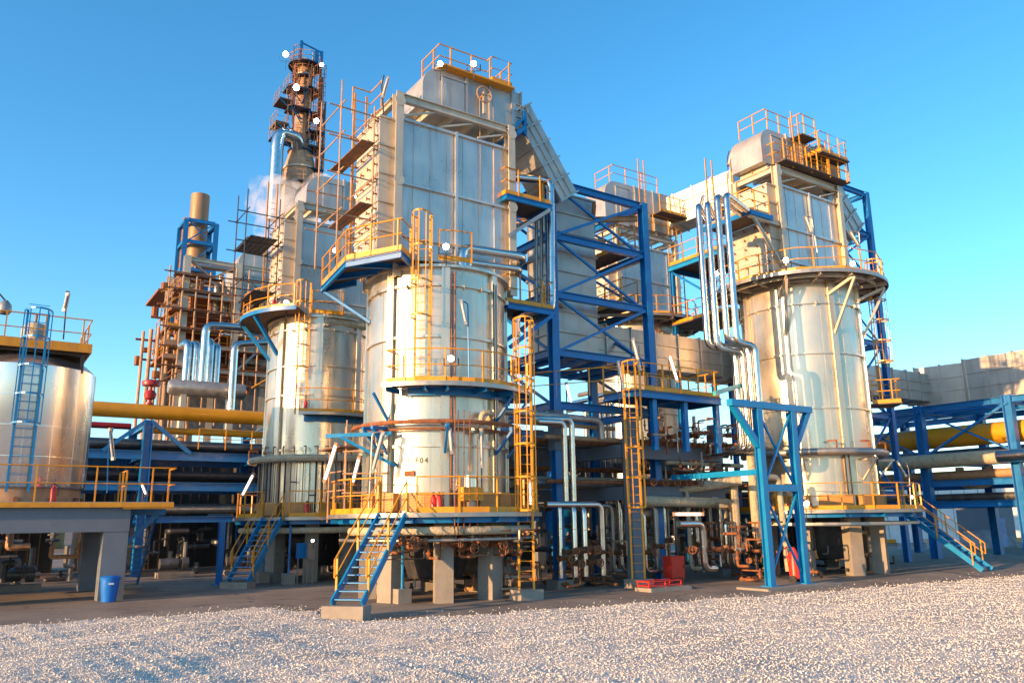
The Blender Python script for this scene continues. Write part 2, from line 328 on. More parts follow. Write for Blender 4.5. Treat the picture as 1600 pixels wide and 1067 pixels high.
me = bpy.data.meshes.new('loose_gravel'); me.vertices.add(N*6); me.vertices.foreach_set('co', vv.astype('f').ravel()); me.loops.add(ff.size); me.loops.foreach_set('vertex_index', ff.ravel())
me.polygons.add(len(ff)); me.polygons.foreach_set('loop_start', np.arange(len(ff))*3); me.polygons.foreach_set('loop_total', np.full(len(ff), 3)); me.update(calc_edges=True); me.materials.append(STN)
so_ = bpy.data.objects.new('loose_gravel', me); sc.collection.objects.link(so_); so_['kind'] = 'stuff'; so_['label'] = 'small pale stones scattered all over the gravel bank'; so_['category'] = 'gravel'

# ================================================================== HEATERS
PIL = [-112.5+45*k for k in range(8)]
def heater(label, C, r, zs, zt, rings, bx, full=True, mids=None, roof_rail=None, topplat=None, baseR=1.15, gap=None, text=False, ladder_a=-130, zb=2.65, ringplat=None):
    C = V((*C, 0)); c = (C.x, C.y); th = T('fired_heater', label, 'furnace', C, 'fired heaters')
    Rp = r+baseR
    for a in PIL:
        p = pol(c, r-.15, a, 0); d = V((math.cos(R(a)), math.sin(R(a)), 0)); s_ = V((-d.y, d.x, 0))
        MB().prism([tuple((p+d*i*.28+s_*j*.28)[:2]) for i, j in ((-1,-1),(1,-1),(1,1),(-1,1))], 0, zb-.28).build('pillar', CONC, th)
    f = MB(); f.ring(c, .2, r+.05, zb-.28, zb-.05, 32); f.build('floor_slab', GRATE, th)
    f = MB(); f.lathe([(.02, .5), (.9, .6), (1.1, 1.2), (1.1, zb-.3)], c, 24); f.build('dark_core', DARK, th)  # dark core added to deepen the shade between the pillars
    f = MB(); f.ring(c, r-.1, Rp, zb-.07, zb-.02, 32); dk = f.build('walkway', GRATE, th)
    f = MB(); f.ring(c, Rp, Rp+.05, zb-.13, zb, 32); f.build('edge_channel', DULLP, dk)
    f = MB()
    for k in range(16):
        a = 22.5*k+5; f.ibeam(pol(c, r-.3, a, zb-.19), pol(c, Rp-.05, a, zb-.19), .12, .2)
    f.ring(c, Rp-.35, Rp-.27, zb-.3, zb-.09, 32); f.build('walkway_frame', BLUE, dk)
    # shell
    s = MB(); s.lathe([(.02, zb), (r, zb), (r, zs), (.02, zs+.12)], c, 96); sh = s.build('shell', SHELL, th)
    for a in PIL:
        b = MB(); p0, p1 = pol(c, r+.06, a, zb), pol(c, r+.06, a, zs); rad = (math.cos(R(a)), math.sin(R(a)), 0)
        b.bar(pol(c, r+.105, a, zb), pol(c, r+.105, a, zs-.02), .28, .04, rad); b.bar(pol(c, r+.04, a, zb), pol(c, r+.04, a, zs-.02), .2, .088, rad); b.build('shell_column', SHELL, th)
    for z_ in rings: MB().ring(c, r+.004, r+.085, z_-.04, z_+.04, 96).build('stiffening_ring', SHELL, th)
    MB().ring(c, r-.02, r+.17, zs-.07, zs+.02, 96).build('top_flange', SHELL, th)
    b = MB()
    for a in PIL:
        for k in (11, 34): b.bar(pol(c, r+.005, a+k, zb+.1), pol(c, r+.005, a+k, zs-.1), .02, .008, (math.cos(R(a+k)), math.sin(R(a+k)), 0))
    b.build('plate_seam', SHELL, sh)
    b = MB()      # lifting lugs below the top ring
    for a in PIL:
        for k in (15, 30): b.bar(pol(c, r, a+k, rings[0]-.06), pol(c, r+.16, a+k, rings[0]-.02), .03, .14)
    b.each('lug', SHELL, sh)
    # base wainscot of louvred burner covers
    for i, a in enumerate([-175, -156, -134, -121, -98, -80, -60, -42, 0, 60, 120]):
        b = MB(); d = V((math.cos(R(a)), math.sin(R(a)), 0)); s_ = V((-d.y, d.x, 0)); p = C+d*(r+.16)
        b.prism([tuple((p+d*u_*.12+s_*v_*.36)[:2]) for u_, v_ in ((-1,-1),(1,-1),(1,1),(-1,1))], zb+.06, zb+.62)
        for k in range(6): b.bar(p+d*.135-s_*.3+V((0,0,zb+.14+k*.08)), p+d*.135+s_*.3+V((0,0,zb+.14+k*.08)), .03, .02)
        b.build('burner_louvre', ORANGE, th)
    # convection box
    x0, x1, hy = C.x+bx[0], C.x+bx[1], bx[2]; y0, y1 = C.y-hy, C.y+hy; zc = zt-.85
    b = MB(); b.box(x0+.16, x1-.16, y0+.1, y1-.1, zs-.4, zc); box = b.build('convection_box', PANEL, th)
    b = MB(); nn = 7
    for i in range(1, nn):
        xx = x0+(x1-x0)*i/nn
        for yy, o in ((y0+.1, -1), (y1-.1, 1)): b.box(xx-.012, xx+.012, yy+min(0, o*.03), yy+max(0, o*.03), zs+.05, zc-.02)
    for i in range(1, 4):
        yy = y0+(y1-y0)*i/4
        b.box(x1-.16, x1-.13, yy-.012, yy+.012, zs+.05, zc-.02)
    b.build('panel_rib', PANEL, box)
    hz = [zs+ (zc-zs)*k for k in ((.22, .56, .99) if zt-zs < 6.6 else (.15, .4, .63, .99))]
    for z_ in hz:
        b = MB(); b.box(x0+.1, x1-.1, y0-.0, y0+.11, z_-.045, z_+.045); b.box(x0+.1, x1-.1, y1-.11, y1, z_-.045, z_+.045); b.box(x1-.17, x1-.05, y0+.1, y1-.1, z_-.045, z_+.045)
        b.build('wale_beam', PANEL, box)
    # mid post of the front face
    MB().ibeam((x0+(x1-x0)*.5, y0+.02, zs), (x0+(x1-x0)*.5, y0+.02, zc), .1, .14, (0,1,0)).build('centre_post', PANEL, th)
    for xx in (x0, x1):
        for yy in (y0, y1):
            b = MB(); b.ibeam((xx, yy, zs-.3), (xx, yy, zt), .3, .32, (0,1,0), .03); b.bar((xx-.0,yy-.158,zs-.3),(xx,yy-.158,zt-.02),.26,.012,(0,1,0)); o = b.build('box_column', BEIGE, th)
            g_ = MB()
            for z_ in (zt-.35, hz[-2]): g_.tube([(xx, yy-.19, z_), (xx, yy-.172, z_)], .2, 16)
            g_.each('gusset_plate', BEIGE, o)
    for a_, b_ in (((x0,y0),(x1,y0)), ((x1,y0),(x1,y1)), ((x1,y1),(x0,y1)), ((x0,y1),(x0,y0))):
        A_, B_ = V((*a_, zt-.15)), V((*b_, zt-.15)); dd = (B_-A_).normalized()*.16
        MB().ibeam(A_+dd, B_-dd, .2, .3).build('roof_beam', BEIGE, th)
    b = MB(); 
    for k in range(3):
        xa, xb = x0+(x1-x0)*k/3+.15, x0+(x1-x0)*(k+1)/3-.1; b.bar((xa, y0+.02, zc+.05), (xb, y0+.02, zt-.32), .06, .06); b.bar((xa, y1-.02, zt-.32), (xb, y1-.02, zc+.05), .06, .06)
    b.each('roof_brace', BEIGE, th)
    # header box on the left end, bolted cover facing the sun
    xh = x0-.62
    b = MB(); b.box(xh, x0-.02, y0+.12, y1-.12, zs+.25, zt-1.0); hb = b.build('header_box', BEIGE, th)
    b = MB()
    for z_ in [zs+.25+(zt-1.25-zs)*k/5 for k in range(6)]: b.box(xh-.03, x0-.02, y0+.06, y1-.06, z_-.03, z_+.03)
    b.build('header_rib', BEIGE, hb)
    b = MB()
    for yy in np.linspace(y0+.25, y1-.25, 4):
        for k in range(10):
            z_ = zs+.45+(zt-1.6-zs)*k/9; b.bar((xh-.12, yy, z_), (xh, yy, z_), .04, .04); b.bar((xh-.12, yy, z_-.07), (xh-.12, yy, z_+.07), .03, .03)
    b.each('cover_dog', RUST, hb, 2)
    if ringplat:
        zr, Rr, a0, a1 = ringplat
        b = MB(); b.ring(c, r+.2, Rr, zr-.05, zr, 48, a0, a1); q_ = b.build('upper_walkway', GRATE, th)
        MB().ring(c, Rr, Rr+.05, zr-.13, zr+.03, 48, a0, a1).build('edge_channel', DULLP, q_)
        f = MB(); k = int((a1-a0)/20)
        for i in range(k+1):
            a = a0+2+(a1-a0-4)*i/k; f.ibeam(pol(c, r+.0, a, zr-.14), pol(c, Rr-.02, a, zr-.14), .1, .16)
        f.ring(c, Rr-.5, Rr-.42, zr-.22, zr-.06, 48, a0, a1); f.build('walkway_frame', BEIGE, q_)
        k = int((a1-a0)/30); railing(th, arc(c, Rr-.04, a0, a1, zr, max(6, k)), step=1.15)
    return th
C1 = (13.2, 24.27); C2 = (13.25, 35.8); C4 = (31.85, 22.9); C3 = (31.7, 34.0)
H1 = heater('large silver cylindrical furnace in the centre foreground with yellow railings, marked 06-F04', C1, 2.36, 10.6, 17.0, [9.94, 8.22, 4.71], (-2.2, 2.45, 1.08))
H2 = heater('shaded silver furnace behind and left of the marked central furnace', C2, 2.32, 11.45, 17.1, [10.85, 9.2, 7.9, 5.5], (-1.75, 2.7, 1.08))
H4 = heater('large silver furnace on the right with four shiny pipes on its left side', C4, 2.6, 12.7, 18.3, [11.6, 9.35, 6.95, 4.9], (-2.35, 2.3, 1.2), baseR=1.7, ringplat=(12.75, 3.95, -235, 40))
H3 = heater('distant silver furnace seen through the blue braced tower', C3, 2.5, 13.3, 18.9, [12.5, 10.5, 8], (-2.2, 2.5, 1.15), ringplat=(13.3, 3.8, -200, 60))
def zof(x, y, q_, ax=1): return on(x, y, q_, ax)
c1, c2, c4, c3 = C1, C2, C4, C3
Z0 = 2.65
# --- heater 1 walkways
railing(H1, arc(c1, 3.46, -128, 20, Z0, 8)); railing(H1, arc(c1, 3.46, -272, -147, Z0, 7))
b = MB(); b.ring(c1, 2.5, 3.25, 6.55, 6.6, 24, -150, -30); mp_ = b.build('mid_walkway', GRATE, H1)
MB().ring(c1, 3.25, 3.3, 6.48, 6.62, 24, -150, -30).build('edge_channel', DULLP, mp_)
b = MB(); b.ring(c1, 2.45, 2.53, 6.28, 6.54, 24, -140, -30)
for a in (-148, -125, -112.5, -90, -67, -45, -32): b.ibeam(pol(c1, 2.42, a, 6.44), pol(c1, 3.24, a, 6.44), .09, .17)
b.bar(pol(c1, 3.2, -67.5, 6.4), pol(c1, 2.45, -67.5, 5.5), .07); b.bar(pol(c1, 3.2, -157, 6.35), pol(c1, 2.45, -157, 5.5), .07); b.bar(pol(c1, 3.2, -45, 6.35), pol(c1, 2.45, -45, 5.4), .07); b.build('walkway_frame', BLUE, mp_)
railing(H1, [pol(c1, 2.55, -148, 6.6)]+arc(c1, 3.2, -148, -46, 6.6, 6))
ladder(H1, pol(c1, 2.68, -129, 6.62), 4.6, -129, cage=2.1)
# rusty gutter pipe with blue brackets
b = MB(); b.tube(arc(c1, 2.85, -200, -20, 5.42, 24), .07, 8); b.tube(arc(c1, 2.62, -180, -30, 5.22, 20), .04, 6); b.build('ring_pipe', RUST, H1)
for a in (-165, -157.5, -112.5, -67.5, -40):
    MB().bar(pol(c1, 2.45, a, 5.28), pol(c1, 3.2, a, 5.28), .09, .1).bar(pol(c1, 3.15, a, 5.25), pol(c1, 2.42, a, 4.45), .08).each('pipe_bracket', BLUE, H1)
b = MB(); b.bar(pol(c1, 4.0, -178, 5.05), pol(c1, 2.7, -150, 5.1), .08, .12); b.bar(pol(c1, 4.0, -178, 5.05), pol(c1, 3.1, -200, 5.25), .08, .12); b.bar(pol(c1, 3.7, -172, 5.0), pol(c1, 2.45, -150, 4.1), .09); b.build('side_bracket', BLUEL, H1)
# upper left platform
zp = 10.75
PP = [gz(503, 448, zp), gz(541, 408, zp), gz(627, 392, zp), gz(641, 406, zp)]
PP2 = [(p.x, p.y) for p in PP]+[(c1[0]-.3, c1[1]-2.1), (c1[0]-2.1, c1[1]-.9), (c1[0]-2.6, c1[1]+1.2)]
MB().prism(PP2, zp-.02, zp+.03).build('side_platform', GRATE, H1)
b = MB(); Q = [V((p[0], p[1], zp-.12)) for p in PP2]
for i in range(3): b.ibeam(Q[i], Q[i+1], .1, .2)
b.ibeam(Q[6], Q[0], .1, .2); b.ibeam(Q[0].lerp(Q[1], .5), Q[5], .1, .18); b.ibeam(Q[1], Q[4], .1, .18); b.bar(Q[0], pol(c1, 2.36, 165, 9.1), .09); b.build('platform_frame', BLUE, H1)
railing(H1, [V((p.x, p.y, zp+.05)) for p in (PP[0], PP[1], PP[2], PP[3])], step=1.0)
railing(H1, [pol(c1, 2.5, a, 10.75) for a in (-118, -105, -92)], step=.9, toe=True)
ladder(H1, (C1[0]-2.5, C1[1]+1.55, 10.8), 6.2, -90, m=YEL, topext=1.1)
railing(H1, [(C1[0]-3.0, C1[1]+1.1, 17.0), (C1[0]-2.3, C1[1]+1.1, 17.0), (C1[0]-2.3, C1[1]+.1, 17.0)], toe=False)
# painted mark and name plate
cu = bpy.data.curves.new('mark', 'FONT'); cu.body = '06-F04'; cu.size = .23; cu.space_character = 1.35; cu.extrude = .002; cu.offset = .004
to = bpy.data.objects.new('mark', cu); sc.collection.objects.link(to); bpy.context.view_layer.update()
tm = bpy.data.meshes.new_from_object(to.evaluated_get(bpy.context.evaluated_depsgraph_get())); bpy.data.objects.remove(to)
b = MB(); vx = [v.co.copy() for v in tm.vertices]; wmax = max(v.x for v in vx)
def curved(x, z, dr=0): return pol(c1, 2.368+dr, -126.5-math.degrees((x-wmax/2)/-2.37), z)
TA = math.degrees
b.add([pol(c1, 2.366+(v.z+.002)*1.0, -135+math.degrees((v.x-wmax/2)/2.37), 4.18+v.y) for v in vx], [tuple(p.vertices) for p in tm.polygons]); 
b.build('painted_mark', mat('mark_paint', (.10, .08, .03), 0, .6), H1)
b = MB(); pc = pol(c1, 2.40, -139, 3.86); tg = V((-math.sin(R(-139)), math.cos(R(-139)), 0)); b.bar(pc-tg*.17, pc+tg*.17, .05, .17); b.build('name_plate', RUST, H1)
# --- heater 2 walkways
railing(H2, arc(c2, 3.40, -128, 20, Z0, 8)); railing(H2, arc(c2, 3.40, -272, -150, Z0, 7))
b = MB(); b.ring(c2, 2.45, 3.3, 6.95, 7.0, 24, -125, -40); mp_ = b.build('mid_walkway', GRATE, H2); MB().ring(c2, 3.3, 3.34, 6.9, 7.03, 24, -125, -40).build('edge_channel', DULLP, mp_)
MB().ring(c2, 2.42, 2.5, 6.7, 6.94, 24, -125, -40).build('walkway_frame', BLUE, mp_)
railing(H2, arc(c2, 3.25, -125, -42, 7.0, 5)); ladder(H2, pol(c2, 2.62, -128, 7.0), 4.9, -128, cage=2.0)
b = MB(); b.ring(c2, 2.2, 3.7, 11.5, 11.55, 24, -235, -128); mp_ = b.build('side_platform', GRATE, H2); MB().ring(c2, 3.7, 3.75, 11.4, 11.58, 24, -235, -128).build('edge_channel', BLUE, mp_)
railing(H2, arc(c2, 3.66, -235, -130, 11.55, 6)); 
b = MB(); b.bar(pol(c2, 3.6, -200, 11.4), pol(c2, 2.35, -200, 9.8), .14); b.bar(pol(c2, 3.6, -165, 11.4), pol(c2, 2.35, -165, 9.8), .14); b.each('platform_brace', BLUE, H2)
railing(H2, arc(c2, 2.5, -122, -90, 11.55, 3)); ladder(H2, (C2[0]-2.3, C2[1]+1.4, 11.55), 6.2, -90, topext=1.1)
b = MB(); b.tube(arc(c2, 2.9, -215, -50, 5.1, 24), .15, 8); b.build('ring_pipe', INSUL, H2)
b = MB()
for i in range(26):
    a = -210+i*6.2; z1 = 3+1.9*random.random(); b.tube([pol(c2, 2.52, a, 2.7), pol(c2, 2.52, a, 5.0)], random.choice((.02, .03, .04)), 5)
    if i % 3 == 0: b.tube([pol(c2, 2.52, a, z1), pol(c2, 2.52, a+6, z1)], .025, 5)
b.build('tracer_tubing', DARK, H2)
# --- heater 4
railing(H4, arc(c4, 4.24, -200, -62, Z0, 8)); railing(H4, arc(c4, 4.24, -45, 60, Z0, 6))
for a in (-157.5, -112.5, -67.5):
    for k in (1,): MB().bar(pol(c4, 3.8, a+8, 12.5), pol(c4, 2.7, a, 10.2), .1).bar(pol(c4, 3.8, a+8, 12.55), pol(c4, 2.66, a-3, 11.95), .12).each('platform_brace', BEIGE, H4)
ra = -44; b = MB()
ladder(H4, pol(c4, 3.25, ra, 7.3), 5.9, ra, cage=2.0)
zl = 7.3; b.ring(c4, 2.7, 4.0, zl-.05, zl, 8, ra-12, ra+14); lp = b.build('landing', GRATE, H4)
railing(H4, [pol(c4, 2.8, ra-12, zl), pol(c4, 3.95, ra-12, zl), pol(c4, 3.95, ra+14, zl), pol(c4, 2.8, ra+14, zl)], step=.9)
b = MB(); b.tube(arc(c4, 3.1, -215, -10, 5.05, 30), .15, 10); b.build('ring_pipe', DULLP, H4)
for a in (-150, -95, -60): MB().bar(pol(c4, 2.6, a, 4.75), pol(c4, 3.4, a, 4.75), .08).bar(pol(c4, 3.3, a, 4.7), pol(c4, 2.62, a, 3.9), .07).each('pipe_bracket', BEIGE, H4)
b = MB()
for a in (-116, -112, -72, -68): b.tube([pol(c4, 2.75, a, 2.7), pol(c4, 2.75, a, 4.9)], .035, 6)
b.each('conduit', DARK, H4)
b = MB()
for a in (-125, -95, -60, -50): b.tube([pol(c4, 3.1, a, 5.2), pol(c4, 3.1, a, 5.5), pol(c4, 2.9, a-6, 5.5)], .04, 6)
b.each('vent_stub', RUST, H4)
b = MB(); b.ring(c4, 3.9, 4.1, 2.05, 2.15, 32); b.ring(c4, 3.55, 3.7, 2.0, 2.12, 32); b.build('underfloor_pipe', DULLP, H4)
# roof railings and gallery of heater 4
x0, x1, y0, y1 = C4[0]-2.35, C4[0]+2.3, C4[1]-1.2, C4[1]+1.2
railing(H4, [(x0-.1, y1+.1, 18.35), (x0-.1, y0-.1, 18.35), (x1-.3, y0-.55, 18.35), (x1+.1, y0-.55, 18.35)], toe=False)
ladder(H4, (x0-.3, y1+1.3, 12.8), 6.2, -90)
b = MB(); zg = 15.6; b.box(x0-2.2, x0-.75, y0-.1, y0+2.6, zg-.06, zg); gp = b.build('header_gallery', GRATE, H4)
b = MB(); b.box(x0-2.22, x0-.7, y0-.16, y0-.1, zg-.2, zg+.02); b.box(x0-2.26, x0-2.2, y0-.1, y0+2.6, zg-.2, zg+.02); b.build('gallery_edge', BLUE, gp)
railing(H4, [(x0-.8, y0-.05, zg), (x0-2.15, y0-.05, zg), (x0-2.15, y0+2.5, zg)], step=.9)
MB().bar((x0-1.9, y0, zg-.2), (x0-.2, y0, zg-2.1), .12).bar((x0-2.2, y0, zg-.2), (x0-.1, y0, zg-.25), .14, .16).each('gallery_brace', BEIGE, H4)
# --- heater 3 extras
x0, x1, y0, y1 = C3[0]-2.2, C3[0]+2.5, C3[1]-1.15, C3[1]+1.15
railing(H3, [(x0, y0-.5, 18.95), (x1, y0-.5, 18.95), (x1+.3, y1, 18.95)], toe=False)
ladder(H3, (x0+1.9, y0-.35, 19.0), 3.4, -90, m=YEL)
b = MB(); b.box(x0+2.6, x1+.3, y0-1.1, y0-.1, 20.0, 20.06); b.build('gallery', GRATE, H3); railing(H3, [(x0+2.6, y0-1.05, 20.06), (x1+.3, y0-1.05, 20.06), (x1+.3, y0-.1, 20.06)], step=.9)
ladder(H3, (x1+.6, y0+.2, 13.4), 5.3, 0)
# ================================================================== FLUE DRUMS AND DUCTS
def drum(label, x0, x1, y0, y1, z0, z1, rad, nrib=3):
    th = T('flue_drum', label, 'flue box', ((x0+x1)/2, (y0+y1)/2, z0), 'flue boxes on the furnace roofs')
    pr = [(x0, z0), (x0, z1-rad)]+[(x0+rad-rad*math.cos(t), z1-rad+rad*math.sin(t)) for t in np.linspace(.15, math.pi/2, 9)]+[(x1, z1), (x1, z0)]
    b = MB(); b.sm = True; b.xz(pr, y0, y1); b.build('casing', DUCT, th)
    for i in range(1, nrib+1):
        xx = x0+rad+(x1-x0-rad)*i/nrib-.06; b = MB(); b.box(xx-.05, xx+.05, y0-.07, y1+.07, z1+.002, z1+.07); b.box(xx-.05, xx+.05, y0-.07, y0-.002, z0-.03, z1+.002); b.box(xx-.05, xx+.05, y1+.002, y1+.07, z0-.03, z1+.002); b.build('flange', DUCT, th)
    MB().box(x0+rad*.9, x0+rad*.9+.95, y0-.06, y0-.004, z0-.15, z1-.35).box(x0+rad*.85, x0+rad*.9+1.05, y0-.09, y0-.002, z1-.34, z1-.30).build('access_panel', DUCT, th)
    b = MB()
    for xx in np.arange(x0+.5, x1, .9): b.box(xx-.06, xx+.06, y0+.1, y1-.1, z0-.26, z0-.002)
    b.each('saddle', BEIGE, th)
    return th
D1 = drum('flue box with two bright lamps on the roof of the marked central furnace', 12.1, 16.05, 23.5, 25.1, 17.2, 18.72, .85)
railing(D1, [(12.8, 24.9, 18.75), (12.8, 23.55, 18.75), (14.9, 23.55, 18.75), (14.9, 23.2, 18.75), (15.8, 23.2, 18.75), (15.8, 24.9, 18.75)], step=.95, h=1.0)
MB().box(12.7, 15.9, 23.15, 23.5, 18.68, 18.745).build('walkway', YEL, D1)
b = MB(); pw = [(14.55+.32*math.cos(t), 23.22, 18.05+.32*math.sin(t)) for t in np.linspace(0, 6.283, 17)]; b.tube(pw, .025, 6); b.bar(pw[0], pw[8], .03); b.bar(pw[4], pw[12], .03); b.tube([(14.55, 23.2, 18.05), (14.55, 23.5, 18.05)], .04); b.build('damper_wheel', RPAINT, D1)
MB().bar((14.6, 23.3, 17.3), (14.6, 23.3, 18.2), .1).build('damper_stand', BEIGE, D1)
b = MB()
for xx in (14.35, 14.95): b.tube([(xx, 23.25, 18.0), (xx+.02, 23.24, 15.5), (xx, 23.25, 13.2)], .012, 4)
b.each('damper_chain', RPAINT, D1)
D4 = drum('flue box with crowded yellow railings on the roof of the right furnace', 29.0, 33.2, 22.0, 23.8, 18.5, 20.3, .8)
railing(D4, [(29.5, 23.6, 20.32), (29.5, 22.05, 20.32), (31.3, 22.05, 20.32), (31.3, 21.4, 20.32), (32.4, 21.4, 20.32)], step=.9, h=1.0, toe=False)
MB().box(31.3, 32.4, 21.38, 22.0, 20.24, 20.3).build('step_deck', GRATE, D4)
MB().box(33.35, 34.3, 21.5, 22.5, 18.5, 19.3).build('damper_box', RPAINT, D4)
railing(D4, [(29.6, 21.25, 18.5), (34.6, 21.25, 18.5)], step=.8, h=1.0, toe=False)
MB().box(29.6, 34.6, 21.2, 21.95, 18.42, 18.48).build('front_walkway', GRATE, D4)
ladder(D4, (31.0, 21.5, 18.5), 1.9, -90, topext=.9); ladder(D4, (32.9, 21.4, 18.5), 1.0, -90, topext=.9)
b = MB()
for k in range(7): b.tube([(30+.65*k, 21.7, 18.5), (30+.65*k, 21.7, 19.3+.25*(k % 3)), (30.3+.65*k, 21.9, 19.3+.25*(k % 3))], .03, 5)
b.each('instrument_tube', RUST, D4)
MB().box(32.2, 34.4, 21.0, 22.0, 19.4, 19.47).build('gallery', GRATE, D4); railing(D4, [(32.2, 21.95, 19.47), (32.2, 21.05, 19.47), (34.35, 21.05, 19.47), (34.35, 21.95, 19.47)], step=.75)
b = MB(); b.tube([(33.0, 21.5, 19.9), (33.0, 22.3, 19.9)], .32, 12); b.tube([(33.9, 21.6, 20.0), (33.9, 22.3, 20.0)], .22, 12); b.each('damper_drive', DULLP, D4)
D3 = drum('flue box with yellow gallery on the roof of the far furnace behind the blue tower', 28.9, 34.3, 33.0, 34.8, 19.3, 21.8, .9)
railing(D3, [(29.6, 34.6, 21.8), (29.6, 33.05, 21.8), (33.2, 33.05, 21.8)], toe=False)
D2 = drum('round-ended flue box just behind the scaffolded roof of the left furnace', 11.9, 15.9, 35.0, 36.7, 17.3, 18.8, .9)

def boxduct(name, label, secs, m=DUCT, group='grey flue ducts', ribs=.85, loc=None):
    """secs: list of straight runs (p0, p1, half width, half height) joined end to end"""
    th = T(name, label, 'duct', loc or secs[0][0], group)
    for p0, p1, hw, hh in secs:
        p0, p1 = V(p0), V(p1); d = (p1-p0); L_ = d.length; d.normalize(); u = V((0,0,1)) if abs(d.z) < .9 else V((0,1,0))
        x = d.cross(u).normalized(); y = x.cross(d); b = MB(); b.bar(p0, p1, hw*2, hh*2, u); dc = b.build('duct_casing', m, th)
        k = max(1, round(L_/ribs))
        for i in range(k+1):
            c = p0+d*L_*i/k; b = MB(); t = .035; e = .07
            for s_ in (-1, 1):
                b.bar(c+x*s_*(hw+e/2+.001)-y*(hh+e), c+x*s_*(hw+e/2+.001)+y*(hh+e), e, t*2, d); b.bar(c+y*s_*(hh+e/2+.001)-x*hw, c+y*s_*(hh+e/2+.001)+x*hw, e, t*2, d)
            b.build('flange', m, dc)
        b = MB()
        for s_ in (-1, 1):
            for f_ in (-.33, .33): b.bar(p0+x*s_*(hw+.025)+y*hh*f_, p1+x*s_*(hw+.025)+y*hh*f_, .05, .045, u)
        b.build('stiffener', m, dc)
    return th
boxduct('sloping_flue_duct', 'ribbed grey duct sloping down to the right from the central furnace roof', [((16.08, 24.3, 18.0), (16.4, 24.3, 18.0), .8, .78), ((16.45, 24.3, 18.2), (18.7, 24.3, 15.0), .8, .48)])
RD = 24.75; ra_ = on(866, 310, RD, 1).x; rb_ = on(928, 340, RD, 1).x
boxduct('vertical_flue_duct', 'tall vertical grey duct standing inside the blue braced tower', [(((ra_+rb_)/2, RD+1.0, 8.9), ((ra_+rb_)/2, RD+1.0, 15.7), (rb_-ra_)/2, 1.0)])
boxduct('horizontal_flue_duct', 'long level grey duct passing behind the four shiny pipes and the right furnace', [(((rb_+.02), 26.85, 9.85), (48.9, 26.85, 10.0), .85, .85)], ribs=1.5)
boxduct('corner_flue_duct', 'wide pale grey duct coming forward at the right edge above the blue rack', [((49.2, 27.0, 10.1), (49.9, 24.2, 10.1), 1.0, 1.2), ((49.9, 24.1, 10.15), (49.9, 6, 10.15), 1.0, 1.3)], ribs=1.35)
e1, e2 = on(1053, 318, 33.4, 1), on(1155, 292, 29.0, 1)
boxduct('link_flue_duct', 'sunlit duct bridging from the far furnace flue box towards the right furnace', [((34.35, 33.9, 20.6), tuple(e2-V((0,0,.1))), .7, 1.0)], ribs=1.2)
boxduct('descending_flue_duct', 'dark-bottomed duct dropping behind the right furnace roof', [((33.3, 22.9, 19.7), (36.2, 22.9, 16.5), .8, .8)])
# ================================================================== STEEL TOWERS
def braced_tower(name, label, xs_, ys_, lv, m, group=None, pw=.3, bw=.28, zbase=0, br=.11, skip=(), cat='steel tower', low=None):
    th = T(name, label, cat, (sum(xs_)/len(xs_), sum(ys_)/len(ys_), 0), group)
    for x in xs_:
        for y in ys_: MB().ibeam((x, y, zbase), (x, y, lv[-1]+bw/2), pw, pw, (0,1,0)).build('post', m, th)
    for z_ in lv:
        for y in ys_:
            for xa, xb in zip(xs_, xs_[1:]): MB().ibeam((xa+pw/2, y, z_), (xb-pw/2, y, z_), bw*.7, bw).build('beam', m, th)
        for x in xs_:
            for ya, yb in zip(ys_, ys_[1:]): MB().ibeam((x, ya+pw/2, z_), (x, yb-pw/2, z_), bw*.7, bw).build('beam', m, th)
    lv2 = [zbase]+lv if zbase < lv[0]-1 and low else lv
    for z0, z1 in zip(lv2, lv2[1:]):
        for y in ys_:
            for xa, xb in zip(xs_, xs_[1:]):
                if ('x', z0) in skip: continue
                MB().bar((xa+.1, y-.03, z0), (xb-.1, y-.03, z1), br).each('brace', m, th); MB().bar((xa+.1, y+.06, z1), (xb-.1, y+.06, z0), br*.8).each('brace', m, th)
        for x in xs_:
            for ya, yb in zip(ys_, ys_[1:]):
                MB().bar((x-.03, ya+.1, z0), (x-.03, yb-.1, z1), br*.9).each('brace', m, th)
    return th
TW = braced_tower('braced_tower', 'tall open blue tower with cross bracing in the middle of the plant', [18.05, 23.05], [23.9, 27.7], [6.6, 8.65, 10.95, 13.35, 15.6], BLUE, pw=.32, bw=.3, skip=(('x', 6.6),))
# extra cross at the very top panel is a V: dark inner trusses
b = MB(); b.ibeam((18.2, 24.1, 15.4), (22.9, 27.5, 15.4), .2, .22); b.ibeam((22.9, 24.1, 15.1), (18.2, 27.5, 15.1), .2, .22); b.ibeam((20.5, 24.1, 15.3), (22.9, 27.5, 13.2), .16, .2); b.bar((18.2, 24.1, 10.8), (22.9, 27.5, 10.8), .12); b.bar((22.9, 24.1, 10.8), (18.2, 27.5, 10.8), .12); b.build('plan_brace', RPAINT, TW)
b = MB()
for x in np.linspace(18.6, 22.6, 5): b.ibeam((x, 24.0, 8.5), (x, 27.6, 8.5), .16, .2)
b.build('floor_joist', BLUE, TW)
MB().box(17.7, 18.4, 23.55, 24.25, -.01, .3).build('footing', CONC, TW); MB().box(17.83, 18.27, 23.68, 24.12, 4.9, 6.4).build('fireproof_sleeve', BCONC, TW)
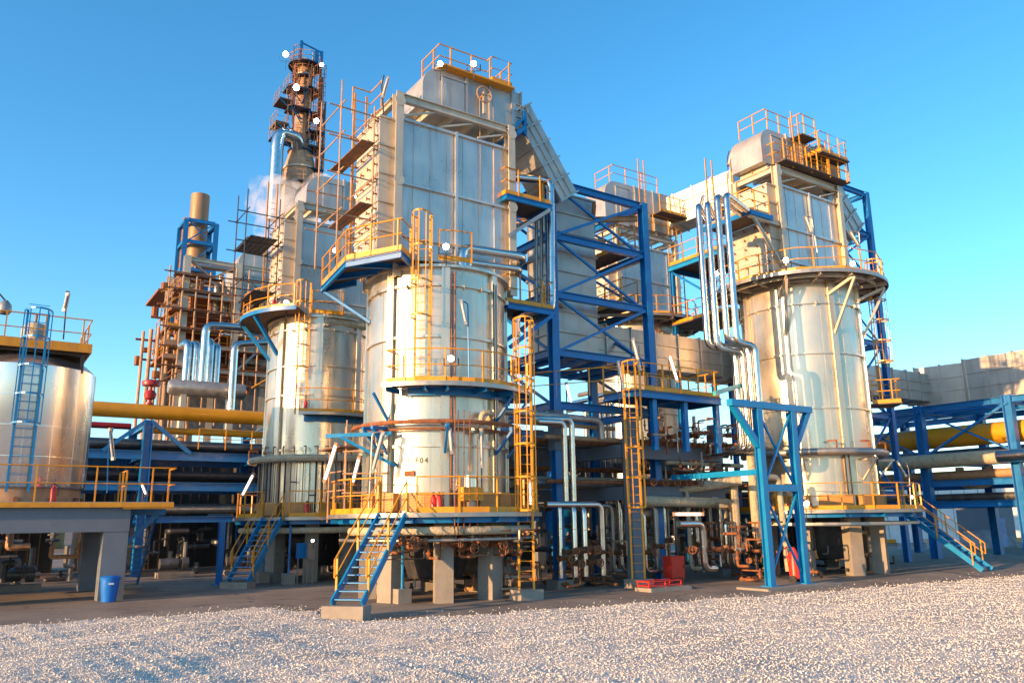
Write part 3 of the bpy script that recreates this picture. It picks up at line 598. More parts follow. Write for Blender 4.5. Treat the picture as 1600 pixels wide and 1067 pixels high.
# small platforms between furnace 1 and the tower
for k, (y0_, zz) in enumerate(((23.0, on(822, 312, 23.0, 1).z), (23.0, on(830, 480, 23.0, 1).z))):
    xa, xb = on(790, 300, 23.0, 1).x, on(862, 310, 23.0, 1).x-.05
    th = T('access_platform', ('small yellow-railed platform high under the sloping duct', 'small yellow-railed platform beside the top of the central furnace shell')[k], 'platform', (xa, 23.0, zz), 'platforms between furnace and tower')
    MB().box(xa, xb, 22.95, 24.6, zz, zz+.05).build('deck', GRATE, th); b = MB()
    for q_ in (((xa, 22.95), (xb, 22.95)), ((xb, 22.95), (xb, 24.6)), ((xa, 22.95), (xa, 24.6))): b.ibeam((*q_[0], zz-.1), (*q_[1], zz-.1), .1, .2)
    b.build('edge_beam', BLUE, th)
    railing(th, [(xa, 24.4, zz+.05), (xa, 23, zz+.05), (xb, 23, zz+.05), (xb, 24.5, zz+.05)], step=.95)
    MB().bar((xb-.1, 22.96, zz-.2), (xa+.1, 22.98, zz-1.6), .13).bar((xb-.1, 24.5, zz-.2), (xa+.1, 24.5, zz-1.6), .13).each('knee_brace', DULLP if k == 0 else BLUE, th)
RT = braced_tower('braced_tower', 'blue braced tower standing behind the right furnace against the sky', [36.6, 41.35], [24.5, 28.2], [3.5, 7.6, 11.6, 15.2, 18.0, 20.5], BLUE, pw=.3, bw=.28, br=.09)
# ================================================================== PORTAL FRAME
th = T('portal_frame', 'bright blue steel portal frame with cross braces in front of the right furnace', 'steel frame', (24.2, 18.85, 0))
tl, tr = on(1140, 634, 18.85, 1), on(1264, 636, 18.85, 1); ll, lr = on(1205, 920, 18.85, 1), on(1257, 915, 18.85, 1); tz = (tl.z+tr.z)/2
lx, rx = 23.3, 25.2
for x in (lx, rx): MB().ibeam((x, 18.85, .1), (x, 18.85, tz-.13), .26, .26, (0,1,0), .03).bar((x, 18.85-.126, .1), (x, 18.85-.126, tz-.14), .24, .01, (0,1,0)).box(x-.22, x+.22, 18.63, 19.07, .06, .1).build('leg', BLUEL, th)
MB().bar((tl.x, 18.85, tz), (tr.x, 18.85, tz), .26, .24).build('head_beam', BLUEL, th)
MB().bar((tl.x+.15, 18.86, tz-.1), (lx-.08, 18.86, tz-1.45), .2, .2).bar((tr.x-.15, 18.86, tz-.1), (rx+.08, 18.86, tz-1.45), .2, .2).each('knee_brace', BLUEL, th)
zm = on(1215, 762, 18.85, 1).z
MB().bar((lx+.13, 18.85, zm), (rx-.13, 18.85, zm), .24, .24).build('cross_beam', BLUEL, th)
for z0, z1 in ((.5, zm-.15), (zm+.15, tz-.2)): MB().bar((lx+.1, 18.82, z0), (rx-.1, 18.82, z1), .07).each('brace', BLUEL, th); MB().bar((lx+.1, 18.92, z1), (rx-.1, 18.92, z0), .07).each('brace', BLUEL, th)
MB().bar((lx-.05, 19.0, zm+.55), (lx-.05, 23.2, zm+.55), .14, .2).build('tie_beam', BLUEL, th)
MB().box(22.3, 26.3, 18.15, 19.5, -.01, .07).build('base_plinth', CONC, th)
# ================================================================== PIPES
def pipe(label, pts, r, m=BRIGHT, name='pipe', group=None, cat='pipe', rad=None, n=12, fl=True, seams=True):
    th = T(name, label, cat, V(pts[0])-V((0,0,0)), group)
    b = MB(); b.tube(bend(pts, rad if rad is not None else r*2.2), r, n); b.build('pipe_run', m, th)
    if seams:
        b = MB(); 
        for a, c in zip(pts, pts[1:]):
            a, c = V(a), V(c); k = int((c-a).length/1.1)
            for i in range(1, k+1):
                p = a.lerp(c, i/(k+1)); d = (c-a).normalized()*.02; b.tube([p-d, p+d], r+.008, n, True)
        if b.v: b.each('jacket_seam', m, th)
    return th
PY = 20.9
for i, (xt, yt, xb, yb, xd) in enumerate(((1091, 320, 1101, 540, 1152), (1105, 317, 1114, 543, 1163), (1120, 306, 1131, 531, 1173), (1134, 303, 1146, 535, 1184))):
    py_ = PY+(3-i)*.3
    a = on(xt, yt, py_, 1); zb_ = on(xb, yb, py_, 1).z; dx = on(xd, 600, py_-.35, 1).x
    pipe('shiny insulated pipe, %s of four running down left of the right furnace' % ('first', 'second', 'third', 'fourth')[i], [V((a.x+(1.3 if i < 2 else 2.6), py_+.9, a.z)), a, (a.x, py_, zb_), (dx, py_-.35, zb_-.1), (dx, py_-.35, 5.0), (dx, py_+1.5, 5.0)], .135, group='four shiny pipes by the right furnace')
# shiny twin pipes off the top of furnace 1
q0 = on(722, 405, 22.6, 1); q1 = on(722, 387, 22.6, 1); q2 = on(820, 402, 22.6, 1)
pipe('thick shiny pipe leaving the top of the central furnace to the right', [q0-V((0,0,.4)), q1, q2, (q2.x+.35, 24.6, q2.z-.25)], .16, group='twin pipes off the furnace top')
pipe('lower shiny pipe tucked under the thick one at the central furnace top', [q0+V((.28,.1,-.4)), q1+V((.28,.1,-.45)), q2+V((-.1,.1,-.45)), (q2.x+.2, 24.6, q2.z-.7)], .12, group='twin pipes off the furnace top')
# vertical pipes by the tower left post
v0 = on(800, 292, 23.55, 1); v1 = on(860, 283, 23.6, 1); v2 = on(862, 484, 23.6, 1); v3 = on(806, 488, 23.4, 1)
pipe('shiny pipe running down the front of the blue tower post', [(v1.x-1.6, 24.4, v1.z+.1), v1, v2, v3, v3-V((0,0,.9))], .16)
for i, px in enumerate((838, 846)): 
    a, c_ = on(px, 335, 24.1, 1), on(px, 500, 24.1, 1); pipe('thin steel riser, %s of two beside the blue tower post' % ('left', 'right')[i], [a, c_], .07, DULLP, group='thin risers by the tower post')
# horizontal pipe pair at z ~6.2 going right from furnace 1 to ladder 2
a, c_ = on(825, 645, 23.2, 1), on(938, 657, 23.2, 1)
pipe('rust-stained level pipe from the central furnace towards the second caged ladder', [a-V((1.2,0,0)), c_, c_-V((-.05,0,.7))], .13, DULLP)
a, c_ = on(825, 660, 23.6, 1), on(960, 670, 23.6, 1)
pipe('thinner lower level pipe under the rust-stained one', [a-V((1.2,0,0)), c_], .08, RPAINT, name='pipe')
# silver U pipes to valves (x 870-945)
grp = 'silver drop pipes left of the second ladder'
for i, (px, yt, yb) in enumerate(((881, 660, 790), (893, 655, 790))):
    a = on(px, yt, 23.0, 1); c_ = on(px, yb, 23.0, 1); l0 = on(840, yt-2, 23.0, 1)
    pipe('upper silver drop pipe, %s of the pair' % ('left', 'right')[i], [l0+V((0, .2*i, 0)), a, (a.x, 23.0, c_.z)], .11, group=grp)
zt_ = on(915, 788, 22.8, 1).z; zv = on(915, 862, 22.8, 1).z
for i, px in enumerate((874, 896, 912, 939)):
    x_ = on(px, 800, 22.8, 1).x; pts = [(x_, 23.4, zt_-.05*i), (x_, 22.8, zt_-.05*i), (x_, 22.8, .45)]
    if i == 3: pts = [(on(853, 800, 22.8, 1).x, 22.8, zt_), (x_, 22.8, zt_), (x_, 22.8, .45)]
    pipe('lower silver drop pipe, number %s from the blue column, ending in valves near the floor' % ('one', 'two', 'three', 'four')[i], pts, (.09, .11, .11, .12)[i], group='lower silver drop pipes')
# right-hand silver drops
for i, (px, yt, yb, pxe) in enumerate(((1097, 818, 895, 1060), (1141, 790, 895, 1120), (1133, 812, 900, 1150))):
    a = on(px, yt, 22.2+.3*i, 1); x2 = on(pxe, yt, 22.2+.3*i, 1).x
    pipe('silver drop pipe in the right valve station, %s' % ('beside the red box', 'joined to the thick beige pipe', 'nearest the portal frame')[i], [(x2, a.y, a.z), a, (a.x, a.y, .5), (a.x+.6, a.y, .5)], .13, group='right valve station pipes')
# insulated beige pipes in the mid rack
a, c_ = on(1003, 782, 23.0, 1), on(1130, 786, 23.0, 1); pipe('thick beige insulated pipe below the grey concrete beam', [a, c_, c_+V((.3,0,.0)), c_+V((.3,0,-1.6))], .2, INSUL)
a, c_ = on(1060, 765, 23.6, 1), on(1158, 750, 21.8, 1); pipe('beige insulated pipe climbing behind the turquoise tie beam', [a, c_], .2, INSUL)
a = on(1146, 745, 22.2, 1); pipe('beige vertical insulated pipe beside the portal frame', [a, (a.x, a.y, 1.3), (a.x+.5, a.y, 1.3)], .15, INSUL)
a = on(1172, 700, 21.6, 1); pipe('long beige vertical pipe just left of the portal leg', [a, (a.x, a.y, 1.5), (a.x+.7, a.y, 1.5)], .17, INSUL)
a, c_ = on(1042, 722, 23.4, 1), on(1160, 728, 23.4, 1); pipe('thin brown level pipe between the two concrete beams', [a, c_], .09, INSUL)
a = on(1212, 700, 21.2, 1); pipe('beige post-like pipe seen inside the portal frame', [(a.x-.9, a.y, 3.95), (a.x, a.y, 3.95), (a.x+.15, a.y, .3)], .12, INSUL)
# fluffy pipe under furnace 1 platform
pipe('fluffy insulated pipe hanging under the central furnace walkway', arc(c1, 3.15, -175, -40, 2.12, 14), .13, INSUL, rad=.01, seams=False)
pipe('flat green-grey pipe ring under the central furnace walkway', arc(c1, 3.2, -190, -30, 1.85, 14), .05, DULLP, rad=.01, seams=False)
pipe('fluffy insulated pipe hanging under the left furnace walkway', arc(c2, 3.15, -200, -60, 2.1, 14), .13, INSUL, rad=.01, seams=False)
for dz, lab in ((0, 'upper'), (.42, 'lower')):
    a = on(510, 490+dz*28, 33.6, 1); pipe('%s beige insulated pipe lying on top of the left furnace shell' % lab, [a-V((0,0,.25)), a, a+V((2.6,0,-.0))], .2, INSUL, group='insulated pipes on the left furnace')
# ================================================================== MIDDLE PIPE STRUCTURE
th = T('concrete_rack', 'blue-grey painted concrete beam frame behind the second caged ladder', 'concrete frame', (20.9, 23.0, 0))
zc1 = on(1000, 752, 23.6, 1).z; 
for (x, y, h) in ((20.85, 22.95, on(995, 652, 22.95, 1).z), (26.6, 23.9, 6.3), (20.85, 29, 6.3), (26.6, 29, 6.3), (16.6, 27.0, 6.3), (17.0, 30.5, 6.3)): MB().box(x-.22, x+.22, y-.2, y+.2, -.01, h).build('column', BCONC, th)
for z_ in (3.35, 4.95):
    MB().box(21.07, 26.38, 23.3, 23.65, z_-.27, z_+.27).build('beam', BCONC, th); MB().box(16.82, 30, 28.8, 29.1, z_-.27, z_+.27).build('beam', BCONC, th)
    MB().box(16.45, 16.75, 27.2, 36, z_-.25, z_+.25).build('beam', BCONC, th); MB().box(20.7, 21.0, 23.3, 28.8, z_-.25, z_+.25).build('beam', BCONC, th)
MB().box(17.2, 20.6, 26.9, 27.2, 4.5, 6.0).build('fascia', BCONC, th)
MB().box(16.82, 20.6, 26.95, 27.2, 3.1, 3.6).build('beam', BCONC, th)
# platform over it
th = T('valve_platform', 'yellow-railed platform on blue steel between the second ladder and the portal frame', 'platform', (20.2, 22.6, 0))
xa, xb, ya, yb, zz = 20.2, 24.9, 21.9, 23.6, on(1040, 614, 21.9, 1).z
MB().box(xa, xb, ya, yb, zz, zz+.05).build('deck', GRATE, th)
for q_ in (((xa, ya), (xb, ya)), ((xb, ya), (xb, yb)), ((xa, ya), (xa, yb)), ((xa, yb), (xb, yb)), ((22.5, ya), (22.5, yb))): MB().ibeam((*q_[0], zz-.13), (*q_[1], zz-.13), .14, .24).build('beam', BLUE, th)
for x in (21.35, 23.0, 24.8): MB().ibeam((x, ya+.2, 4.9), (x, ya+.2, zz-.26), .2, .2, (0,1,0)).build('post', BLUE, th)
railing(th, [(xa+.6, ya+.03, zz+.05), (xb, ya+.03, zz+.05), (xb, yb, zz+.05)], step=1.0); railing(th, [(xa, yb, zz+.05), (xb, yb, zz+.05)], step=1.2)
railing(th, [(16.9, 24.4, zz-.35), (xa, 22.5, zz-.05)], step=1.2, toe=False)
MB().bar((23.1, 20.6, zz-.1), (26.4, 21.6, zz+.75), .12, .16).build('lifting_beam', GREEN, th)
# caged ladders standing on the ground
def ladder_thing(label, foot, h, out, cage, m=YEL, top=1.0):
    th = T('caged_ladder', label, 'ladder', (foot[0], foot[1], 0), 'tall yellow caged ladders')
    l = ladder(th, (foot[0], foot[1], .3), h, out, cage=cage, m=m, topext=top); MB().box(foot[0]-.42, foot[0]+.42, foot[1]-.32, foot[1]+.32, -.01, .3).build('plinth', CONC, th); return th
LX1 = on(823, 930, 21.3, 1).x; lz = on(812, 545, 21.3, 1).z
ladder_thing('yellow caged ladder from the gravel edge up beside the central furnace', (LX1, 21.3), lz-.3, -118, 2.4)
ladder_thing('yellow caged ladder in front of the grey concrete column', (20.3, 22.2), zz-.2, -118, 2.5)
# stairs
stair('staircase', 'blue staircase with orange handrails at the front of the central furnace', pl((-4.3, 21.35, .36)), pl((-3.6, 24.2, 2.6)), .84, 12, 'blue staircases')
s2t = pol(c2, 3.5, -139, 2.6); f2 = gz(372, 908, .25)
stair('staircase', 'blue staircase in shadow at the front of the left furnace', f2, s2t, .95, 12, 'blue staircases')
f4 = gz(1543, 890, .06); stair('staircase', 'blue and turquoise staircase descending to the right from the right furnace', f4, (f4.x-.1, f4.y+3.3, 2.6), .85, 12, 'blue staircases', plinth=False)
MB().box(f4.x-1.9, f4.x+.55, f4.y+3.2, f4.y+4.3, 2.56, 2.63).build('landing', GRATE, H4)
# ================================================================== LEFT TANK
tc_ = (1.35, 33.1); zt0 = 3.15
th = T('tank_table', 'blue-grey concrete table carrying the polished tank at the left edge', 'concrete table', (-1.5, 30.2, 0))
b = MB(); b.box(-12, 4.7, 30.15, 30.75, zt0-.95, zt0-.02); b.box(4.1, 4.69, 30.76, 36, zt0-.95, zt0-.02); b.box(-12, 4.7, 35.5, 36.1, zt0-.95, zt0-.025); b.box(-12, 4.09, 30.76, 35.49, zt0-.4, zt0-.03); b.build('table_top', BCONC, th)
MB().box(-.12, -.10, 30.13, 30.149, zt0-.95, zt0).build('joint', DARK, th)
for x in (-9, -3.5, 3.93):
    for y in (30.17, 35.3): MB().box(x, x+.76, y, y+.72, -.01, zt0-.951).build('leg', BCONC, th)
MB().box(-12, 6.0, 29.95, 30.15, zt0-.04, zt0+.02).box(4.4, 6.0, 30.15, 31.9, zt0-.04, zt0+.02).build('walkway', DULLP, th)
MB().box(-12, 6.0, 29.9, 29.94, zt0-.16, zt0+.0).box(4.42, 6.02, 29.95, 30.0, zt0-.22, zt0-.05).build('edge_beam', YEL, th)
railing(th, [(-12, 30.0, zt0+.02), (6.0, 30.0, zt0+.02), (6.0, 31.0, zt0+.02)], step=1.7, toe=False, h=1.15); railing(th, [(4.5, 30.3, zt0+.02), (4.5, 31.8, zt0+.02)], step=.7, toe=False)
MB().ibeam((4.4, 31.2, zt0-.3), (6.0, 31.2, zt0-.3), .14, .22).bar((4.45, 31.3, zt0-1.7), (5.8, 31.3, zt0-.35), .14).build('bracket', BLUE, th)
stair('staircase', 'dark blue staircase behind the concrete leg, seen from below', (5.6, 35.6, .15), (5.5, 31.9, 3.1), .8, 14, 'blue staircases', m=BLUE, treadm=BLUE, hand=False)
def tank(label, c, rot=0):
    th = T('storage_tank', label, 'tank', (*c, zt0)); r = 2.2
    ztp = on(131, 590, c[1], 1).z if c is tc_ else 7.8; ztp = 7.75
    b = MB(); b.lathe([(r-.03, zt0+.5), (r, zt0+.55), (r, ztp), (r*.86, ztp+.28), (r*.5, ztp+.6), (.02, ztp+.75)], c, 96); sh = b.build('cladding', TANKM, th)
    for k in range(1, 4): MB().ring(c, r, r+.008, zt0+.5+(ztp-zt0-.5)*k/4-.01, zt0+.5+(ztp-zt0-.5)*k/4+.01, 96).build('jacket_seam', TANKM, sh)
    b = MB()
    for k in range(16):
        a = 22.5*k; b.bar(pol(c, r+.002, a, zt0+.55), pol(c, r+.002, a, ztp), .01, .012, (math.cos(R(a)), math.sin(R(a)), 0))
    b.build('jacket_seam', TANKM, sh)
    MB().lathe([(r-.12, zt0), (r-.12, zt0+.5)], c, 64).build('skirt', RPAINT, th)
    b = MB()
    for a in range(0, 360, 30): b.box(c[0]+(r-.05)*math.cos(R(a))-.06, c[0]+(r-.05)*math.cos(R(a))+.06, c[1]+(r-.05)*math.sin(R(a))-.06, c[1]+(r-.05)*math.sin(R(a))+.06, zt0, zt0+.2)
    b.each('anchor', RUST, th)
    zz = ztp+.75
    MB().box(c[0]-3.2, c[0]+1.75, c[1]-1.75, c[1]+1.6, zz-.05, zz).build('deck', GRATE, th)
    b = MB(); b.box(c[0]-3.2, c[0]+1.75, c[1]-1.8, c[1]-1.75, zz-.14, zz+.18); b.box(c[0]+1.75, c[0]+1.8, c[1]-1.8, c[1]+1.6, zz-.14, zz+.18); b.build('kick_beam', YEL, th)
    b = MB()
    for y in (-1.5, 0, 1.4): b.ibeam((c[0]-3.1, c[1]+y, zz-.14), (c[0]+1.7, c[1]+y, zz-.14), .12, .18)
    for x, y in ((1.55, -1.5), (-1.2, -1.6), (1.6, 1.4)): b.bar((c[0]+x, c[1]+y, ztp-.1), (c[0]+x, c[1]+y, zz-.2), .13)
    b.build('deck_frame', GRATE, th)
    railing(th, [(c[0]-3.2, c[1]-1.75, zz), (c[0]+1.72, c[1]-1.75, zz), (c[0]+1.72, c[1]+1.5, zz)], step=1.1, toe=False, m=RPAINT if False else YEL)
    b = MB(); b.lathe([(.42, zz), (.42, zz+.75), (.3, zz+.95), (.02, zz+1.0)], (c[0]+.05, c[1]-.55), 20); b.build('hatch_dome', INSUL, th)
    b = MB(); b.tube([(c[0]+.05, c[1]-.55, zz+1), (c[0]+.05, c[1]-.55, zz+1.35)], .04); b.build('dome_valve', RUST, th)
    return th
TK = tank('tall polished steel tank with a blue caged ladder at the left edge', tc_)
lf = on(28, 760, 30.78, 1); ladder(TK, (lf.x, 30.78, zt0+.35), 6.05, -90, w=.62, cage=2.2, m=BLUEL, cm=BLUEL, topext=.0)
th = T('waste_bin', 'blue plastic waste bin standing at the foot of the grey concrete leg', 'bin', V((4.2, 29.72, 0)))
p = V((4.2, 29.72, 0)); b = MB(); b.lathe([(.02, .01), (.22, .01), (.29, .72)], (p.x, p.y), 20); b.build('bin_body', BIN, th); b = MB(); b.lathe([(.31, .70), (.32, .76), (.27, .80), (.02, .82)], (p.x, p.y), 20); b.build('lid', BIN, th); MB().box(p.x-.07, p.x+.07, p.y-.32, p.y-.27, .55, .6).build('handle', WHITE, th)
# ================================================================== LEFT PIPE RACK
th = T('pipe_rack', 'long blue steel pipe rack in shade behind the left tank', 'pipe rack', (7.1, 43, 0))
for x in (-11, -5, 1.1, 7.15, 13.2, 19.3, 25.4):
    for y in (43, 47.5):
        MB().ibeam((x, y, 0), (x, y, 7.5 if x < 14 else 6.3), .42, .42, (1,0,0), .04).build('post', BLUE, th)
    for z_ in (2.6, 4.3, 5.8, 7.3 if x < 14 else 6.2): MB().ibeam((x, 43.2, z_), (x, 47.3, z_), .25, .35).build('cross_beam', BLUE, th)
for z_, hh in ((2.65, .3), (4.25, .42), (5.75, .42)):
    for y in (42.95, 47.5):
        for x0, x1 in zip((-11, -5, 1.1, 7.15, 13.2, 19.3), (-5, 1.1, 7.15, 13.2, 19.3, 25.4)): MB().ibeam((x0+.22, y, z_), (x1-.22, y, z_), .25, hh).build('long_beam', BLUE, th)
MB().bar((5.2, 42.9, 5.9), (7.0, 42.9, 7.4), .18).bar((9.2, 42.9, 5.9), (7.3, 42.9, 7.4), .18).each('knee_brace', BLUE, th)
railing(th, [(9.5, 42.6, 6.1), (13.5, 42.6, 6.1)], toe=False)
pipe('big yellow pipe running level along the top of the left pipe rack', [(-12, 43.4, 7.95), (20, 43.4, 7.95)], .37, YPIPE, n=20, seams=False)
pipe('dark red pipe lying on the left rack below the big yellow pipe', [(-5, 44.6, 7.3), (6.6, 44.6, 7.3)], .16, DRED, seams=False)
pipe('smaller yellow pipe under the big yellow one', [(7.5, 43.9, 7.1), (20, 43.9, 7.1)], .17, YPIPE, seams=False)
k = 0
for z_ in (2.95, 4.65, 6.15):
    for j in range(5):
        r_ = random.choice((.14, .2, .26)); y = 43.6+j*.8
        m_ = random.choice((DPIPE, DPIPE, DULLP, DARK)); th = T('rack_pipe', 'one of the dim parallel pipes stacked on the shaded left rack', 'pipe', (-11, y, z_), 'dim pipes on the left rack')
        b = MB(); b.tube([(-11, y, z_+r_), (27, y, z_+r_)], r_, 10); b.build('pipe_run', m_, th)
# red control valve on rack
p = on(232, 648, 43.4, 1); th = T('control_valve', 'dark red control valve with mushroom top above the yellow pipe', 'valve', (p.x, 43.4, 8.3))
b = MB(); b.lathe([(.02, 8.3), (.22, 8.3), (.22, 8.4), (.1, 8.42), (.1, 8.55), (.25, 8.62), (.3, 8.85), (.22, 9.0), (.08, 9.05), (.08, 9.25)], (p.x, 43.4), 16); b.build('valve_body', DRED, th)
b = MB(); b.lathe([(.02, 9.25), (.42, 9.27), (.45, 9.42), (.42, 9.5), (.02, 9.62)], (p.x, 43.4), 18); b.build('diaphragm_head', DRED, th)
# ================================================================== REAR LEFT PROCESS STRUCTURE
YQ = 58.0
def qx(px, py): return on(px, py, YQ, 1)
th = T('process_structure', 'rusty many-storeyed process structure with platforms behind the left pipe rack', 'process structure', (14, YQ, 0))
xa, xb, xc = qx(292, 420).x, qx(372, 430).x, qx(430, 430).x; ztop = qx(296, 400).z
for x in (xa, xb, xc+1.2):
    for y in (YQ, YQ+6): MB().ibeam((x, y, 0), (x, y, ztop if x < xc else ztop-1.5), .45, .45, (0,1,0), .05).build('post', BEIGE, th)
for z_ in (ztop-.2, qx(300, 460).z, qx(300, 540).z, 13):
    for y in (YQ, YQ+6):
        MB().ibeam((xa+.2, y, z_), (xb-.2, y, z_), .2, .3).build('beam', BEIGE, th); MB().ibeam((xb+.2, y, z_), (xc+1, y, z_), .2, .3).build('beam', BEIGE, th)
MB().bar((xa+.3, YQ, ztop-.4), (xb-.3, YQ, ztop-2.4), .14).bar((xa+.3, YQ, ztop-2.4), (xb-.3, YQ, ztop-.4), .14).bar((xa, YQ, ztop-2.5), (xb, YQ, ztop-2.5), .18).each('brace', RPAINT, th)
MB().bar((xb+.3, YQ, ztop-.4), (xc+1, YQ, ztop-3.8), .16).bar((xb+.3, YQ, ztop-3.8), (xc+1, YQ, ztop-.4), .16).each('brace', DULLP, th)
MB().bar((xb+.3, YQ, ztop-4.2), (xc+1, YQ, ztop-8), .16).bar((xb+.3, YQ, ztop-8), (xc+1, YQ, ztop-4.2), .16).each('brace', DULLP, th)
for i, py_ in enumerate((447, 478, 508, 535, 556)):
    z_ = qx(270, py_).z; xl = qx(250+[22, 12, 4, 0, -6][i], py_).x+.3
    MB().box(xl, xa-.3, YQ-.4, YQ+4.5, z_-.12, z_).build('platform', RUST, th); MB().box(xl-.04, xa-.3, YQ-.45, YQ-.4, z_-.25, z_+.05).build('edge_beam', YEL if i in (0, 2) else RPAINT, th)
    railing(th, [(xa-.4, YQ-.35, z_), (xl+.05, YQ-.35, z_), (xl+.05, YQ+4.4, z_)], m=RPAINT if i % 2 else YEL, toe=False, step=1.3, r=.03, post=.07)
    MB().box(xa+.3, xb+3 if i < 4 else xc, YQ+.4, YQ+5.5, z_-.3, z_-.15).build('platform', RUST, th)
    railing(th, [(xa+.3, YQ+.3, z_-.15), (xb+2.5, YQ+.3, z_-.15)], m=YEL if i % 2 else RPAINT, toe=False, step=1.3, r=.03, post=.07)
for i in range(5):
    b = MB(); b.bar((xa-1.2-i*.1, YQ-.3, qx(270, 556-24*i).z), (xa-.4, YQ-.3, qx(270, 535-24*i).z), .1, .06); b.build('stair_flight', YEL, th)
b = MB()
for i in range(7):
    x = xa-2.3+i*.55; b.tube([(x, YQ+1+.4*(i % 3), 6), (x, YQ+1+.4*(i % 3), 15.5+.3*i)], .1+.03*(i % 2), 8)
b.each('riser_pipe', RPAINT, th)
b = MB(); zq = qx(300, 590).z
for k in range(60):
    x = random.uniform(xa-2.2, xc+1); y = YQ+random.uniform(.5, 5); z_ = random.choice([qx(270, py_).z for py_ in (447, 478, 508, 535, 556, 590)]); h_ = random.uniform(.3, 1.3); b.tube([(x, y, z_), (x, y, z_+h_)], random.uniform(.08, .28), 7)
    if k % 2: b.tube([(x, y, z_+h_*.7), (x+random.uniform(-2, 2), y, z_+h_*.7)], .09, 6)
b.each('small_equipment', RUST, th)
b = MB(); b.box(xa, xc+1.5, YQ+5.8, YQ+5.9, 9, qx(300, 520).z); b.build('rear_cladding', DPIPE, th)
# silver vertical vessels tubes (x 295-355)
for i, (px, yt, yb, r_) in enumerate(((295, 532, 612, .26), (308, 534, 612, .26), (330, 530, 610, .26), (341, 536, 610, .2))):
    a, c_ = on(px, yt, 52, 1), on(px, yb, 52, 1); pipe('shiny round-topped riser, number %d from the left, on the rusty structure' % (i+1), [(a.x-.1, 53.5, a.z-.1), (a.x, 52, a.z-.1), (a.x, 52, c_.z)], r_, name='riser_pipe', group='shiny round-topped risers', rad=.45)
a, b1, c_ = on(380, 512, 51, 1), on(322, 508, 51, 1), on(316, 605, 51, 1); pipe('shiny pipe rising in front of the rusty structure and turning right', [a, b1, (b1.x, 51, c_.z-.6)], .25, rad=.5)
a, b1, c_ = on(420, 535, 49, 1), on(367, 538, 49, 1), on(364, 640, 49, 1); pipe('bright pipe dropping behind the yellow pipe and turning right towards the left furnace', [a, b1, (b1.x, 49, c_.z-.5)], .22, rad=.45)
for i, (pts) in enumerate(([(305, 415), (372, 424), (378, 437), (374, 480)], [(297, 438), (340, 443), (336, 490)], [(345, 430), (352, 470), (348, 505)])):
    pipe('silver pipe looping through the grey frame at the top of the rusty structure', [on(x, y, YQ+1.2, 1) for x, y in pts], .22, DULLP, group='looping pipes in the rusty structure')
# drum of that unit
a, c_ = on(372, 395, YQ+1.8, 1), on(425, 440, YQ+1.8, 1)
DX = drum('large round-ended duct box at the right end of the rusty structure', a.x, c_.x+4, YQ+1.5, YQ+5, on(380, 462, YQ+1.5, 1).z, on(392, 388, YQ+1.5, 1).z, 1.3)
MB().box(a.x+.6, c_.x+4, YQ+1.4, YQ+5, 14, on(380, 464, YQ+1.5, 1).z-.3).build('convection_box', DUCT, DX)
# horizontal vessel ends
p = on(288, 606, 50, 1); th = T('exchanger', 'horizontal silver exchanger with dished end on top of the left rack', 'vessel', p); b = MB(); b.tube([(p.x-.9, 50, p.z), (p.x-.7, 50, p.z), (p.x+3.5, 50, p.z)], [.35, .5, .5], 16); b.build('vessel_shell', DULLP, th); MB().box(p.x-.2, p.x+.1, 49.7, 50.3, 7.4, p.z-.4).box(p.x+2.5, p.x+2.8, 49.7, 50.3, 7.4, p.z-.4).each('support', BEIGE, th)
# flare stack with blue frame
sp = on(304, 430, 70, 1); zt = on(308, 305, 70, 1).z; th = T('chimney', 'tall tan chimney held in a blue steel frame at the far left', 'chimney', (sp.x, 70, 0))
b = MB(); b.lathe([(.78, 2), (.78, zt), (.68, zt), (.68, zt-1)], (sp.x, 70), 28); b.build('flue', mat('tan_flue_paint', (.27, .17, .09), .2, .5, .15, .6, streak=.5), th)
b = MB(); b.lathe([(.4, 2), (.4, zt-2)], (sp.x-.75, 71), 20); b.build('rear_flue', RUST, th)
z1, z2, z3 = on(300, 352, 70, 1).z, on(300, 385, 70, 1).z, on(300, 470, 70, 1).z
for dx in (-1.25, 1.25):
    for dy in (-1.25, 1.25): MB().ibeam((sp.x+dx, 70+dy, z3-3), (sp.x+dx, 70+dy, z1), .35, .35, (0,1,0), .05).build('frame_post', BLUE, th)
for z_ in (z1, z2, (z2+z3)/2, z3):
    for s_ in (-1.25, 1.25): MB().bar((sp.x-1.1, 70+s_, z_), (sp.x+1.1, 70+s_, z_), .25, .3).bar((sp.x+s_, 68.9, z_), (sp.x+s_, 71.1, z_), .25, .3).each('frame_beam', BLUE, th)
MB().bar((sp.x-1.1, 68.75, z2), (sp.x+1.1, 68.75, z1), .1).bar((sp.x-1.1, 68.75, z1), (sp.x+1.1, 68.75, z2), .1).bar((sp.x-1.1, 68.75, (z2+z3)/2), (sp.x+1.1, 68.75, z2), .1).each('frame_brace', BLUE, th)
MB().box(sp.x-3.2, sp.x+2, 67.5, 73, z3-.2, z3).build('platform', RUST, th)
